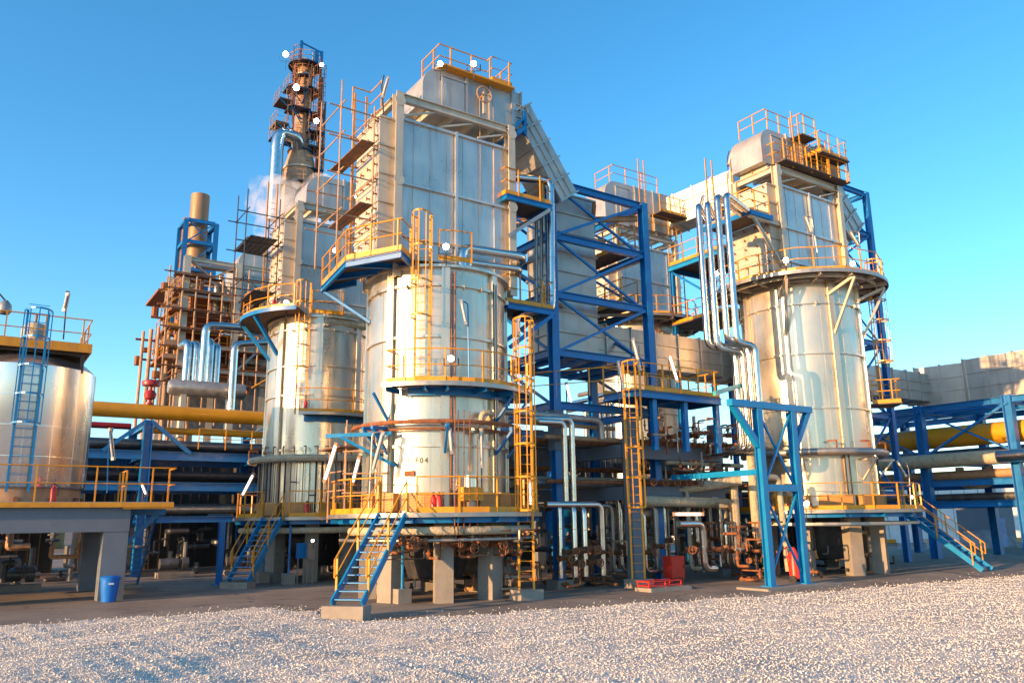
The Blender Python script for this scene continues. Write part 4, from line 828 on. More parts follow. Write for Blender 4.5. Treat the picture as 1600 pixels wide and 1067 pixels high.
# ================================================================== TALL COLUMN
YC = 70.0; cc = on(468, 280, YC, 1); cx, cy = cc.x, YC
def cz(py): return on(468, py, YC, 1).z
th = T('distillation_column', 'tall slender column ringed with railed platforms against the sky', 'column', (cx, cy, 0))
b = MB(); b.lathe([(1.6, 0), (1.6, cz(305)), (1.45, cz(262)), (.95, cz(232)), (.72, cz(225)), (.72, cz(98)), (.5, cz(92)), (.02, cz(90))], (cx, cy), 32); b.build('column_shell', RPAINT, th)
for y_ in (292, 268, 178, 118): MB().ring((cx, cy), .75 if y_ < 230 else 1.2, .84 if y_ < 230 else 1.62, cz(y_)-.07, cz(y_)+.07, 24).build('band', BEIGE, th)
BDK = mat('dark_blue_grating', (.012, .03, .07), .1, .6, .3, 2)
for k, (y_, r_, a0, a1) in enumerate(((103, 1.6, 0, 360), (122, 1.15, 120, 300), (142, 1.5, -90, 60), (238, 1.25, 0, 360), (293, 2.0, 0, 360))):
    z_ = cz(y_); MB().ring((cx, cy), .75, r_, z_-.12, z_, 20, a0, a1).build('platform', BDK, th)
    railing(th, arc((cx, cy), r_-.05, a0, a1, z_, 8), step=1.1, toe=False, m=RPAINT, r=.03, post=.06)
    b = MB()
    for a in np.linspace(a0+5, a1-5, 5): b.bar(pol((cx, cy), r_-.1, a, z_-.15), pol((cx, cy), .75, a, z_-.9), .07)
    b.build('platform_bracket', RUST, th)
for k, (xa_, xb_, y_) in enumerate(((437, 459, 154), (454, 486, 166), (484, 506, 176), (431, 452, 190), (429, 473, 212), (482, 507, 204), (484, 508, 228), (478, 506, 262), (452, 482, 134))):
    yy = YC-1.5; A_, B_ = on(xa_, y_, yy, 1), on(xb_, y_, yy, 1); z_ = (A_.z+B_.z)/2
    MB().box(A_.x, B_.x, yy, yy+2.0, z_-.14, z_).build('platform', BDK if k % 3 else GRATE, th)
    railing(th, [(A_.x+.04, yy+1.9, z_), (A_.x+.04, yy+.04, z_), (B_.x-.04, yy+.04, z_), (B_.x-.04, yy+1.9, z_)], step=.9, toe=False, m=RPAINT, r=.03, post=.06)
    MB().bar((A_.x+.1, yy+.1, z_-.15), (cx-.3 if A_.x < cx-.3 else cx+.3, YC-.6, z_-1.3), .08).bar((B_.x-.1, yy+.1, z_-.15), (cx-.3 if B_.x < cx else cx+.3, YC-.6, z_-1.3), .08).build('platform_bracket', BLUE, th)
for k, (dx, dy, ya, yb) in enumerate(((1.1, -1.2, 250, 190), (-1.6, -1.2, 205, 165), (1.4, -1.0, 185, 120), (-1.4, -1.5, 165, 105), (.6, -1.9, 215, 130), (1.7, -.6, 285, 230))):
    ladder(th, (cx+dx, cy+dy, cz(ya)), cz(yb)-cz(ya), -90, cage=1.5, m=RUST)
b = MB()
for dx, dy, ya, yb in ((1.2, -1.1, 300, 95), (1.45, -1.0, 300, 120), (2.0, -.4, 300, 165), (2.15, -.2, 300, 150), (-1.2, -.9, 215, 110), (.3, -1.25, 225, 98)): b.tube([(cx+dx, cy+dy, cz(ya)), (cx+dx, cy+dy, cz(yb))], .1, 6)
b.each('riser_pipe', RUST, th)
b = MB(); b.box(cx-.9, cx-.6, cy-1, cy-.8, cz(98), cz(72)); b.bar((cx-.9, cy-.9, cz(74)), (cx+1.3, cy-.9, cz(80)), .12); b.box(cx+.6, cx+1.0, cy-1, cy-.6, cz(98), cz(80)); b.box(cx+1.2, cx+1.45, cy-1, cy-.7, cz(98), cz(78)); b.build('top_davit', BLUE, th)
b = MB(); b.tube(bend([(cx-.5, cy-.6, cz(236)), (cx-.8, cy-1.2, cz(226)), (cx-2.4, cy-1.2, cz(224)), (cx-2.65, cy-1.2, cz(242)), (cx-2.65, cy-1.2, cz(360))], .9, 6), .6, 16); b.build('overhead_pipe', BRIGHT, th)
# ================================================================== RIGHT PIPE RACK
XR = 45.6
th = T('pipe_rack', 'blue steel pipe rack under the corner duct at the right edge', 'pipe rack', (XR, 24, 0))
ry = [on(px, 700, XR, 0).y for px in (1400, 1478, 1578)]; ry = [30.3, 25.3, 20.4, 15.2]
for y in ry:
    for x in (XR, XR+7): MB().ibeam((x, y, 0), (x, y, 8.6), .45, .45, (0,1,0), .04).build('post', BLUE, th)
    for z_ in (3.0, 4.2, 5.4, 8.35): MB().ibeam((XR+.23, y, z_), (XR+6.8, y, z_), .25, .35).build('cross_beam', BLUE, th)
for z_ in (2.95, 4.1, 5.55, 8.35):
    for ya, yb in zip(ry, ry[1:]):
        for x in (XR, XR+7): MB().ibeam((x, ya-.23, z_), (x, yb+.23, z_), .25, .34).build('long_beam', BLUE, th)
for (ya, yb) in ((30.3, 25.3), (25.3, 20.4)): MB().bar((XR-.05, ya, 5.6), (XR-.05, yb, 8.2), .13).bar((XR+.08, ya, 8.2), (XR+.08, yb, 5.6), .1).each('brace', BLUE, th)
MB().bar((XR, 33, 3.2), (XR, 30.5, .3), .2).bar((XR+3, 30.3, 8.2), (XR+.1, 30.3, 5.6), .14).each('brace', BLUE, th)
for x in (XR+1.7, XR+4.0): MB().ibeam((x, 33, 8.36), (x, 14, 8.36), .2, .3).build('stringer_beam', BLUE, th)
pipe('huge yellow pipe crossing the right pipe rack', [(XR+1.2, 34, 6.75), (XR+1.2, 4, 6.75)], .6, YPIPE, n=24, seams=False)
pipe('thick grey-green insulated pipe with a torn end on the right rack', [(XR-.6, 31, 5.35), (XR-.6, 21.0, 5.35)], .38, INSUL, n=16, seams=False)
pipe('silver continuation of the insulated pipe at the right edge', [(XR-.6, 20.98, 5.35), (XR-.6, 8, 5.35)], .34, BRIGHT, n=16)
for j, (x, z_, r_, m_) in enumerate(((XR+.6, 4.55, .25, RPAINT), (XR+2.4, 4.5, .2, RUST), (XR+3.4, 5.9, .3, DPIPE), (XR+4.4, 4.6, .28, DULLP), (XR+1.4, 3.35, .2, DPIPE), (XR+2.6, 3.3, .18, RUST), (XR+5, 3.4, .25, DPIPE), (XR+5.5, 5.9, .3, INSUL))):
    pipe('one of the rusty or grey pipes lying along the right rack', [(x, 34, z_), (x, 6, z_)], r_, m_, name='rack_pipe', group='pipes on the right rack', seams=False)
b_ = on(1538, 742, XR+1, 0); pipe('brown insulated bend hanging below the right rack', [(XR+1, b_.y+1.3, 5.0), (XR+1, b_.y+1.3, 4.0), (XR+1, b_.y-.3, 4.0), (XR+1, b_.y-.3, 5.0)], .22, INSUL, seams=False)
# ================================================================== LAMPS
def flood(label, p, faceang=-90, lit=True, arm=True, s=1.0):
    p = V(p); th = T('flood_lamp', label, 'lamp', p, 'bright flood lamps'); d = V((math.cos(R(faceang)), math.sin(R(faceang)), -.25)).normalized(); s_ = V((-d.y, d.x, 0)).normalized(); u = s_.cross(d)
    if u.z < 0: u = -u
    b = MB(); b.tube([p-d*.12*s, p-d*.05*s, p+d*.05*s], [.04*s, .08*s, .1*s], 14); b.build('housing', DARK, th)
    b = MB(); b.tube([p+d*.052*s, p+d*.07*s, p+d*.1*s], [.085*s, .085*s, .05*s], 16); b.build('lens', LIT if lit else GLASS, th)
    b = MB(); b.tube([p-d*.05-V((0,0,.16*s)), p-d*.08-V((0,0,.55*s))], .02, 6); b.bar(p-s_*.2*s-d*.02, p-s_*.2*s-u*.2*s, .015, .04); b.bar(p+s_*.2*s-d*.02, p+s_*.2*s-u*.2*s, .015, .04); b.bar(p-s_*.2*s-u*.2*s, p+s_*.2*s-u*.2*s, .03, .02); b.build('bracket', DARK, th)
    return th
def ondist(x, y, Y): return at(x, y, Y)
FACE = -124        # plant angle that looks back to the gravel
for lab, x, y, Yd, s in (('left lamp on the central furnace roof railing', 688, 101, 25.6, 1.1), ('right lamp on the central furnace roof railing', 740, 101, 26.2, 1.2), ('lamp above the shell top beside the central furnace ladder', 697, 386, 24.9, 1.15), ('lamp on the middle walkway railing of the central furnace', 705, 560, 24.2, 1.1),
    ('lamp on the upper left platform railing of the central furnace', 524, 392, 27.5, .9), ('lamp on the upper walkway railing of the left furnace', 448, 473, 34.0, 1.3), ('lamp on the front of the upper walkway of the right furnace', 1227, 407, 33.2, 1.3), ('lamp at the right side of the right furnace upper walkway', 1331, 412, 34.5, 1.25),
    ('lamp behind the shiny pipes at the right furnace', 1119, 428, 36.5, 1.2), ('lamp at the base walkway beside the portal frame', 1259, 786, 32.5, 1.25), ('small lamp at the head of the right staircase', 1424, 776, 38, .8), ('lamp at the foot of the left tank ladder', 1, 752, 27.0, 1.0),
    ('lamp at the top left of the tall column', 447, 86, 68, 3), ('lamp at the top right of the tall column', 503, 102, 69, 2), ('lamp half way up the tall column', 464, 138, 67, 3.2), ('lamp on the right of the tall column', 495, 190, 67.5, 2.6), ('small lamp among the scaffolding of the central furnace', 557, 307, 28.5, .8), ('small lamp in shade under the left furnace', 489, 844, 33, .6)):
    flood(lab, at(x, y, Yd), FACE, s=s)
def tubelamp(label, p0, p1, lit=False, pole=None, w=.1, m=DARK):
    """p0, p1: tube ends"""
    p0, p1 = V(p0), V(p1); th = T('tube_lamp', label, 'lamp', p0, 'long tube lamps'); d = (p1-p0).normalized(); n_ = V((math.cos(R(FACE)), math.sin(R(FACE)), 0))
    b = MB(); b.bar(p0-d*.06-n_*.02, p1+d*.06-n_*.02, w*1.0, .06, n_); b.bar(p0-d*.07+n_*.03, p0+d*.04+n_*.03, w*.9, .1, n_); b.bar(p1-d*.04+n_*.03, p1+d*.07+n_*.03, w*.9, .1, n_); b.build('holder', RPAINT if m is DARK and lit else DULLP, th)
    b = MB(); b.tube([p0+n_*.04, p0+d*.06+n_*.06, p1-d*.06+n_*.06, p1+n_*.04], [w*.2, w*.32, w*.32, w*.2], 8); b.build('tube', TUBE if lit else GLASS, th)
    if not pole:
        k_ = n_*-.1; pole = [p0, p0+k_+V((0,0,.1)), p0+k_*1.5-V((0,0,.2)), (p0.x+k_.x*1.5, p0.y+k_.y*1.5, p1.z-.7)]
    b = MB(); b.tube(bend([V(q_) for q_ in pole], .12, 3), .025, 6); b.build('pole', m, th)
    return th
def TL(label, x0, y0, x1, y1, Yd, lit=False, pole=None, w=.1, m=DARK):
    tubelamp(label, at(x0, y0, Yd), at(x1, y1, Yd), lit, [at(x, y, Yd+.12) for x, y in pole] if pole else None, w, m)
TL('pale tube lamp sticking up above the central furnace roof corner', 606, 124, 598, 152, 25.5, False, [(600, 118), (596, 135), (599, 170), (599, 190)])
TL('tilted tube lamp on a blue pole in front of the central furnace shell', 721, 472, 728, 505, 24.0, False, [(722, 470), (731, 474), (733, 590)], m=BLUEL)
TL('tube lamp on a dark pole above the left tank railing', 106, 461, 101, 484, 28.5, False, [(104, 470), (103, 455), (109, 456)][::-1]+[(99, 530)], .12)
TL('tube lamp on a blue pole at the left tank walkway', 172, 672, 177, 716, 28.0, False, [(177, 668), (174, 680), (170, 690), (167, 770)], .1, BLUEL)
TL('glowing slanted tube lamp above the left furnace stair', 396, 741, 379, 774, 33.0, True, None, .12)
TL('white slanted tube lamp with rusty bracket, leftmost of three beside the central furnace', 525, 695, 508, 750, 25.5, True, None, .13)
TL('white slanted tube lamp, middle of three beside the central furnace', 561, 716, 551, 755, 25.8, True, None, .12)
TL('white slanted tube lamp, nearest to the central furnace shell', 598, 678, 583, 735, 24.8, False, [(598, 674), (582, 676), (576, 800)], .13, DULLP)
TL('lit upright tube lamp far back under the left pipe rack', 286, 840, 283, 865, 46, True, None, .14)
TL('lit slanted tube lamp behind the left tank walkway railing', 222, 756, 229, 773, 33, True, None, .1)
TL('tilted tube lamp in front of the right furnace box', 1258, 339, 1267, 364, 33.8, False, [(1260, 338), (1268, 340), (1277, 395)], .12, DULLP)
TL('orange-lit tube lamp on the blue tower behind the right furnace', 1328, 363, 1341, 384, 35.5, False, [(1330, 362), (1342, 362), (1346, 420)], .12, DULLP)
TL('pale tube lamp above the roof of the right furnace', 1143, 238, 1138, 258, 37, False, [(1139, 236), (1136, 250), (1139, 280)], .14)
TL('pale tube lamp behind the shiny pipe tops', 1099, 308, 1096, 322, 37, False, [(1097, 306), (1094, 318), (1096, 340)], .12)
TL('rust-coloured tube lamp by the middle valve platform', 989, 531, 1000, 577, 29.5, False, [(998, 540), (1002, 620)], .13, RPAINT)
TL('white tube lamp right of the rust-coloured one', 1046, 556, 1058, 595, 30.5, True, None, .12)
TL('white tube lamp seen through the blue tower base', 885, 600, 894, 636, 31, True, None, .12)
TL('white tube lamp in front of the second caged ladder top', 966, 567, 974, 606, 28.5, False, None, .12)
TL('tilted tube lamp on the right side of the right furnace', 1378, 548, 1386, 572, 37, False, [(1380, 540), (1389, 542), (1391, 620)], .12, BLUEL)
TL('white horizontal tube lamp hanging over the red box', 1054, 803, 1096, 803, 28.5, True, None, .13)
TL('slanted tube lamp at the right staircase head', 1402, 722, 1414, 742, 36.5, False, [(1404, 716), (1416, 722), (1420, 735), (1424, 800)], .12, DULLP)
TL('tube lamp on the central furnace shell beside the blue pole', 703, 672, 706, 706, 24.6, False, [(710, 665), (710, 800)], .12, BLUEL)
TL('tube lamp hanging on the right flank of the central furnace shell', 752, 676, 753, 728, 25.3, False, None, .1)
TL('lit tube lamp on the first caged ladder', 828, 752, 829, 790, 26.4, True, None, .08)
p = at(8, 478, 27.5); th = T('bell_lamp', 'grey bell-shaped lamp at the left edge above the tank', 'lamp', p); b = MB(); b.lathe([(.08, p.z+.2), (.2, p.z+.05), (.22, p.z-.2), (.15, p.z-.3)], (p.x, p.y), 16); b.build('shade', DULLP, th); b = MB(); b.tube([(p.x-1.2, p.y, p.z+.45), (p.x-.2, p.y, p.z+.4), p+V((0,0,.18))], .03, 6); b.build('arm', DARK, th)
# ================================================================== SMALL OBJECTS
def extinguisher(label, p, s=1.0):
    p = V(p); th = T('fire_extinguisher', label, 'extinguisher', p, 'red fire extinguishers'); c = (p.x, p.y)
    b = MB(); b.lathe([(.02, p.z), (.09*s, p.z), (.09*s, p.z+.42*s), (.05*s, p.z+.5*s), (.03*s, p.z+.54*s)], c, 14); b.build('cylinder', RED, th)
    b = MB(); b.bar(p+V((0,0,.54*s)), p+V((0,0,.6*s)), .05*s); b.tube([p+V((.02,-.02,.57*s)), p+V((.14*s,-.05,.5*s)), p+V((.12*s,-.06,.2*s))], .014*s, 5); b.build('valve_and_hose', DARK, th); return th
extinguisher('red fire extinguisher on the base walkway of the central furnace', pol(c1, 3.2, -120, 2.65)); extinguisher('second red extinguisher beside the first on the central furnace walkway', pol(c1, 3.25, -117, 2.65))
extinguisher('red fire extinguisher on the middle walkway of the left furnace', pol(c2, 3.1, -121, 7.0)); extinguisher('red fire extinguisher at the base of the left furnace', pol(c2, 3.0, -117, 2.65), 1.1)
extinguisher('red extinguisher beside the polished tank skirt', (on(84, 768, 30.5, 1).x, 30.5, 3.17)); extinguisher('red extinguisher on the upper left platform of the left furnace', pol(c2, 3.3, -150, 11.55))
p = gz(1244, 912); th = T('wheeled_extinguisher', 'large red wheeled extinguisher behind the right leg of the portal frame', 'extinguisher', p); b = MB(); b.lathe([(.02, .15), (.2, .2), (.2, 1.0), (.1, 1.2), (.05, 1.3)], (p.x, p.y), 18); b.build('cylinder', RED, th)
for s_ in (-.22, .22): b = MB(); b.tube([(p.x+s_, p.y-.02, .16), (p.x+s_+.05, p.y-.02, .16)], .16, 16); b.build('wheel', DARK, th)
b = MB(); b.tube([(p.x-.15, p.y+.1, .2), (p.x-.15, p.y+.22, 1.3), (p.x+.15, p.y+.22, 1.3), (p.x+.15, p.y+.1, .2)], .02, 6); b.build('handle', RED, th)
# red cabinet and red trolley frame
p = gz(1060, 911); x, y = p.x, p.y; th = T('red_cabinet', 'bright red metal box standing by the grey column', 'cabinet', p)
MB().box(x-.36, x+.36, y-.02, y+.4, .2, 1.0).build('cabinet_body', RED, th); MB().box(x-.33, x+.33, y-.045, y-.022, .23, .97).build('door', RED, th); MB().box(x+.26, x+.29, y-.075, y-.046, .55, .67).build('door_handle', DARK, th)
for dx in (-.3, .3): MB().bar((x+dx, y+.05, 0), (x+dx, y+.05, .2), .05).build('leg', RED, th)
p = gz(1035, 914, .15); x, y = p.x, p.y-.1; th = T('red_trolley_frame', 'low red tubular frame on a concrete pad in front of the red box', 'frame', (x, y, 0))
b = MB()
for z_ in (.18, .32): b.tube([(x-.95, y-.25, z_), (x+.55, y-.25, z_), (x+.55, y+.3, z_), (x-.95, y+.3, z_), (x-.95, y-.25, z_)], .025, 6)
for dx in (-.95, -.2, .55):
    for dy in (-.25, .3): b.bar((x+dx, y+dy, .12), (x+dx, y+dy, .34), .04)
b.build('frame', RED, th)
MB().box(x-1.0, x+.9, y-.4, y+.4, -.01, .12).build('pad', CONC, th)
# cabinets near furnace legs
def cabinet(label, p, w, h, z0, m, group=None):
    th = T('control_cabinet', label, 'cabinet', p, group); x, y = p[0], p[1]
    MB().box(x-w/2, x+w/2, y, y+.25, z0, z0+h).build('cabinet_body', m, th); MB().box(x-w/2+.03, x+w/2-.03, y-.02, y-.001, z0+.03, z0+h-.03).build('door', m, th)
    MB().bar((x-w*.35, y+.12, 0), (x-w*.35, y+.12, z0), .05).bar((x+w*.35, y+.12, 0), (x+w*.35, y+.12, z0), .05).build('stand', DULLP, th)
cabinet('pale blue-grey cabinet on a stand in front of the central furnace legs', gz(690, 938), .26, .68, 1.1, BCONC); cabinet('grey junction box on a post beside the first caged ladder', gz(769, 936), .32, .2, 1.5, DULLP)
cabinet('small blue cabinet in the dark under the left furnace', gz(470, 912), .34, .6, 1.0, BLUE); cabinet('grey panel beside the small blue cabinet under the left furnace', gz(485, 913), .3, .7, .95, DULLP)
p = pol(c1, 3.0, -98, 2.65); th = T('yellow_junction_box', 'yellow box with a silver drum on top, on the central furnace walkway', 'equipment box', p); MB().box(p.x-.32, p.x+.32, p.y-.2, p.y+.2, 3.0, 3.4).build('box_body', YEL, th)
b = MB(); b.lathe([(.02, 3.75), (.22, 3.75), (.22, 3.4)], (p.x, p.y), 18); b.build('drum', BRIGHT, th); MB().bar((p.x, p.y, 2.65), (p.x, p.y, 3.0), .2).build('stand', DULLP, th)
# posts with concrete blocks under furnace 1 and 2
for lab, x, y, z_, c in (('turquoise post standing on a pale concrete block by the central stair', 628, 942, 2.3, BLUEL), ('slim blue post on a concrete block under the left furnace', 450, 912, 2.3, BLUE), ('blue post with block beside the left stair', 410, 910, 2.3, BLUE)):
    p = gz(x, y); th = T('support_post', lab, 'post', p); MB().box(p.x-.22, p.x+.22, p.y-.2, p.y+.2, -.01, .42).build('block', CONC, th); b = MB(); b.tube([(p.x, p.y, .42), (p.x, p.y, z_)], .045, 8); b.build('pipe_post', c, th)
p = gz(367, 912); th = T('support_post', 'blue column at the left of the shaded staircase', 'post', (p.x-.6, p.y+.2, 0)); MB().ibeam((p.x-.6, p.y+.2, 0), (p.x-.6, p.y+.2, 2.5), .22, .22, (0,1,0)).box(p.x-.85, p.x-.35, p.y-.05, p.y+.45, .0, .03).build('post_shaft', BLUE, th)
a = gz(340, 884); pipe('silver pipe with an open end poking out beside the shaded staircase', [(a.x-.8, a.y, 2.85), (a.x+1.2, a.y, 2.85)], .2, DULLP, seams=False)
for i in range(2): pipe('white pipe dropping to the floor beside the shaded staircase', [(a.x+.2+.3*i, a.y, 2.6), (a.x+.2+.3*i, a.y, .2)], .09, WHITE, group='white drop pipes by the shaded staircase', seams=False)
# valves
def valve(label, p, s=1.0, rot=0, group='rusty gate valves', m=RUST, wm=RUST):
    th = T('gate_valve', label, 'valve', p, group, rot=0); p = V(p)
    b = MB(); b.tube([p+V((-.22*s,0,0)), p+V((-.18*s,0,0)), p+V((-.1*s,0,0)), p+V((.1*s,0,0)), p+V((.18*s,0,0)), p+V((.22*s,0,0))], [.12*s,.12*s,.08*s,.08*s,.12*s,.12*s], 10); b.tube([p, p+V((0,-.28*s,0))], [.09*s, .06*s], 8); b.build('valve_body', m, th)
    b = MB(); b.tube([p+V((0,-.28*s,0)), p+V((0,-.46*s,0))], .02*s, 5); b.build('stem', m, th)
    b = MB(); w = [p+V((.14*s*math.cos(t), -.44*s, .14*s*math.sin(t))) for t in np.linspace(0, 6.283, 13)]; b.tube(w, .018*s, 5); b.bar(w[0], w[6], .02*s); b.bar(w[3], w[9], .02*s); b.build('handwheel', wm, th)
    return th
V0 = valve('rusty gate valve among the pipes near the floor by the blue column', on(888, 862, 22.7, 1), 1.0)
spots = []
for px, py_ in ((903, 860), (922, 858), (935, 862), (881, 872), (897, 880), (926, 878)): spots.append((on(px, py_, 22.6, 1), 'rusty gate valve among the pipes near the floor by the blue column'))
for px, py_ in ((1020, 679), (1035, 674), (1050, 682), (1068, 678), (1084, 681), (1100, 676), (1116, 682), (1134, 680), (1150, 683), (1163, 681)): spots.append((on(px, py_, 22.9, 1), 'rusty valve in the row along the upper concrete beam'))
for px, py_ in ((1122, 858), (1136, 856), (1150, 860), (1160, 857), (1080, 858), (1172, 875), (1165, 905)): spots.append((on(px, py_, 21.9, 1), 'valve with handwheel in the station beside the portal frame'))
for px, py_ in ((715, 850), (730, 856), (745, 846), (700, 848), (655, 846), (645, 855), (636, 846), (775, 850), (790, 858)): spots.append((on(px, py_, 21.6, 1), 'small rusty valve hanging under the central furnace walkway'))
for p, lab in spots: dup(V0, p, lab, rot=random.choice((0, 90, 30, -40)), group={'r': 'rusty gate valves', 'v': 'station valves', 's': 'valves under the central walkway'}[lab[0]] if 'row' not in lab else 'beam-top valves')
# orange-brown pipe tangle under furnace 1 and in manifold
def tangle(label, cat, org, n, x0, x1, y0, y1, z0, z1, r, m, group=None, up=False):
    th = T('pipe_cluster', label, cat, org, group)
    for k in range(n):
        x, y, z_ = random.uniform(x0, x1), random.uniform(y0, y1), random.uniform(z0, z1); pts = [V((x, y, z_))]; ax = random.choice((0, 2, 2)) 
        for j in range(random.randint(2, 4)):
            d = V((0,0,0)); d[ax] = random.choice((-1, 1))*random.uniform(.25, .9); q_ = pts[-1]+d
            q_.x = min(max(q_.x, x0), x1); q_.z = min(max(q_.z, z0), z1)
            if (q_-pts[-1]).length > .08: pts.append(q_)
            ax = random.choice([a for a in (0, 1, 2) if a != ax])
        if len(pts) < 2: continue
        rr = r*random.uniform(.6, 1.5); b = MB(); b.tube(bend(pts, .08, 3), rr, 7); p = pts[0].lerp(pts[1], .5); d = (pts[1]-pts[0]).normalized()*.03; b.tube([p-d, p+d], rr*1.9, 8); b.build('pipe_branch', m if k % 3 else random.choice((RPAINT, DARK, DULLP)), th)
    return th
tangle('tangle of small rusty pipes under the central furnace walkway', 'pipes', (14.2, 21.8, 0), 26, 12.6, 15.6, 21.1, 22.6, 1.35, 2.1, .03, RUST)
tangle('rusty instrument piping between the first caged ladder and the furnace legs', 'pipes', (14.9, 22, 0), 18, 14.3, 15.4, 22.2, 22.9, .2, 1.9, .03, RUST)
tangle('rusty small-bore piping under the left side of the central furnace', 'pipes', (11.4, 22, 0), 20, 10.4, 12.6, 22.3, 24, 1.3, 2.1, .03, RUST)
tangle('dense piping on the floor by the blue column', 'pipes', (19, 23.5, 0), 34, 17.9, 20.2, 23.0, 25.5, .1, 1.6, .045, RUST)
tangle('dense piping on the floor behind the red box', 'pipes', (23, 24, 0), 56, 21.6, 26.5, 24.6, 26.8, .1, 2.9, .07, DULLP)
tangle('rusty piping seen between the legs of the portal frame', 'pipes', (25.6, 21.3, 0), 34, 24.2, 27.5, 20.6, 23.2, .1, 2.2, .04, RUST)
tangle('small pipes along the top of the concrete beams', 'pipes', (23.5, 23, 0), 30, 21.2, 26.5, 22.5, 23.2, 4.3, 6.2, .035, RUST)
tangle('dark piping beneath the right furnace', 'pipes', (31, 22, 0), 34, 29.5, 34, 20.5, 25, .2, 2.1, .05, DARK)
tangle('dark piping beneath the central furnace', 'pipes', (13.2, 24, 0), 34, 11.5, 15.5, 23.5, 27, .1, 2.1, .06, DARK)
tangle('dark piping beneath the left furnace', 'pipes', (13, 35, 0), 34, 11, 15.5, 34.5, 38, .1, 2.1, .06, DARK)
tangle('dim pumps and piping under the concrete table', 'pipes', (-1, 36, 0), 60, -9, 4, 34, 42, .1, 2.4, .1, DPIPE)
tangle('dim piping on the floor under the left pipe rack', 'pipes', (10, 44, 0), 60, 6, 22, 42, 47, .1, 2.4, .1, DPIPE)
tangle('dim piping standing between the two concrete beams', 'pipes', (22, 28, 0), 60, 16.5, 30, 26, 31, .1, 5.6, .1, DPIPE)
for i, (x, y) in enumerate(((18.2, 31), (20.5, 32), (23.5, 31), (26.2, 32), (29, 31.5), (17, 34))):
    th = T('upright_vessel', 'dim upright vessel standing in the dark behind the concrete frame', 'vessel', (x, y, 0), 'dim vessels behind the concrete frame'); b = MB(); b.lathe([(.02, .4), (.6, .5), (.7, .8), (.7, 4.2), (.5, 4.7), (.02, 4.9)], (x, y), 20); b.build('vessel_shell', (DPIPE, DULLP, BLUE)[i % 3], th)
    b = MB(); 
    for a in (45, 135, 225, 315): b.bar(pol((x, y), .55, a, 0), pol((x, y), .55, a, .7), .1)
    b.build('legs', DARK, th)
# pumps under table / racks
def pump(p, label):
    th = T('pump', label, 'pump', p, 'pumps in the shade'); x, y = p[0], p[1]
    MB().box(x-.8, x+.8, y-.35, y+.35, -.01, .25).build('plinth', CONC, th); b = MB(); b.tube([(x-.7, y, .62), (x+.1, y, .62)], .26, 14); b.build('motor', DPIPE, th)
    b = MB(); b.tube([(x+.25, y, .62), (x+.55, y, .62)], .3, 14); b.tube([(x+.4, y, .62), (x+.4, y, 1.6)], .1, 8); b.build('casing', DPIPE, th); return th
P0 = pump((2.0, 37, 0), 'dark pump in the shade below the concrete table')
for x, y in ((-1, 37), (-4, 36), (8.5, 41), (11.5, 41), (16.5, 40), (20, 38)): dup(P0, (x, y, 0), 'dark pump in the shade below the concrete table' if y < 38 and x < 5 else 'dark pump standing in front of the left pipe rack', group='pumps below the table' if y < 38 and x < 5 else 'pumps by the rack')
P0['group'] = 'pumps below the table'
p = gz(130, 915); th = T('bollard', 'yellow post beneath the concrete table', 'post', p); b = MB(); b.lathe([(.08, 0), (.08, 1.0), (.02, 1.05)], (p.x, p.y), 12); b.build('post_shaft', YEL, th)
# ================================================================== SCAFFOLDS
def scaffold(label, ox, oy, nx, ny, dx, dy, z0, levels, boards, m=RPAINT, bm=WOOD):
    th = T('scaffold', label, 'scaffold', (ox, oy, z0))
    for i in range(nx):
        for j in range(ny):
            b = MB(); b.tube([(ox-i*dx, oy+j*dy, z0), (ox-i*dx, oy+j*dy, levels[-1]+random.uniform(.3, 1.4))], .028, 6); b.build('standard', m, th)
    for z_ in levels:
        for j in range(ny): b = MB(); b.tube([(ox+.3, oy+j*dy+.04, z_+random.uniform(-.05, .05)), (ox-(nx-1)*dx-.4, oy+j*dy+.04, z_)], .026, 6); b.tube([(ox-.1, oy+j*dy+.04, z_), (ox+.0, oy+j*dy+.04, z_)], .055, 6); b.tube([(ox-(nx-1)*dx-.05, oy+j*dy+.04, z_), (ox-(nx-1)*dx+.05, oy+j*dy+.04, z_)], .055, 6); b.build('ledger', m, th)
        for i in range(nx): b = MB(); b.tube([(ox-i*dx+.04, oy-.3, z_+.1), (ox-i*dx+.04, oy+(ny-1)*dy+.3, z_+.1)], .026, 6); b.build('transom', m, th)
    for z_, k in boards:
        for q_ in range(k): MB().box(ox-.15-q_*.25-.22, ox-.15-q_*.25, oy-.4, oy+(ny-1)*dy+.5, z_+.14, z_+.18).build('board', bm, th)
    return th
scaffold('rusty tube scaffold with brown planks at the left end of the central furnace box', c1[0]-3.0, c1[1]-.9, 2, 2, 1.2, 1.9, 10.8, [12.2, 13.6, 14.9, 16.0], [(12.4, 2), (14.6, 2)])
scaffold('dark tube scaffold with black planks at the left end of the left furnace box', c2[0]-2.6, c2[1]-.9, 2, 2, 1.5, 1.6, 11.6, [13.0, 14.8, 16.2], [(12.3, 4), (14.8, 5)], DARK, DARK)
b = MB(); 
th = T('scaffold', 'low rusty scaffold between the left and central furnaces', 'scaffold', (10.0, 24, 2.65))
for x, y in ((9.9, 24.2), (10.9, 23.2), (9.9, 25.6), (10.6, 26.0)): b = MB(); b.tube([(x, y, 2.4), (x, y, 5.6)], .026, 6); b.build('standard', RPAINT, th)
for z_ in (3.3, 3.9, 4.6): b = MB(); b.tube([(9.8, 24.2, z_), (10.9, 23.2, z_)], .024, 6); b.tube([(9.9, 24.2, z_+.1), (9.9, 25.7, z_+.1)], .024, 6); b.build('ledger', RPAINT, th)
MB().box(9.6, 10.4, 24, 25.8, 4.72, 4.76).build('board', WOOD, th)
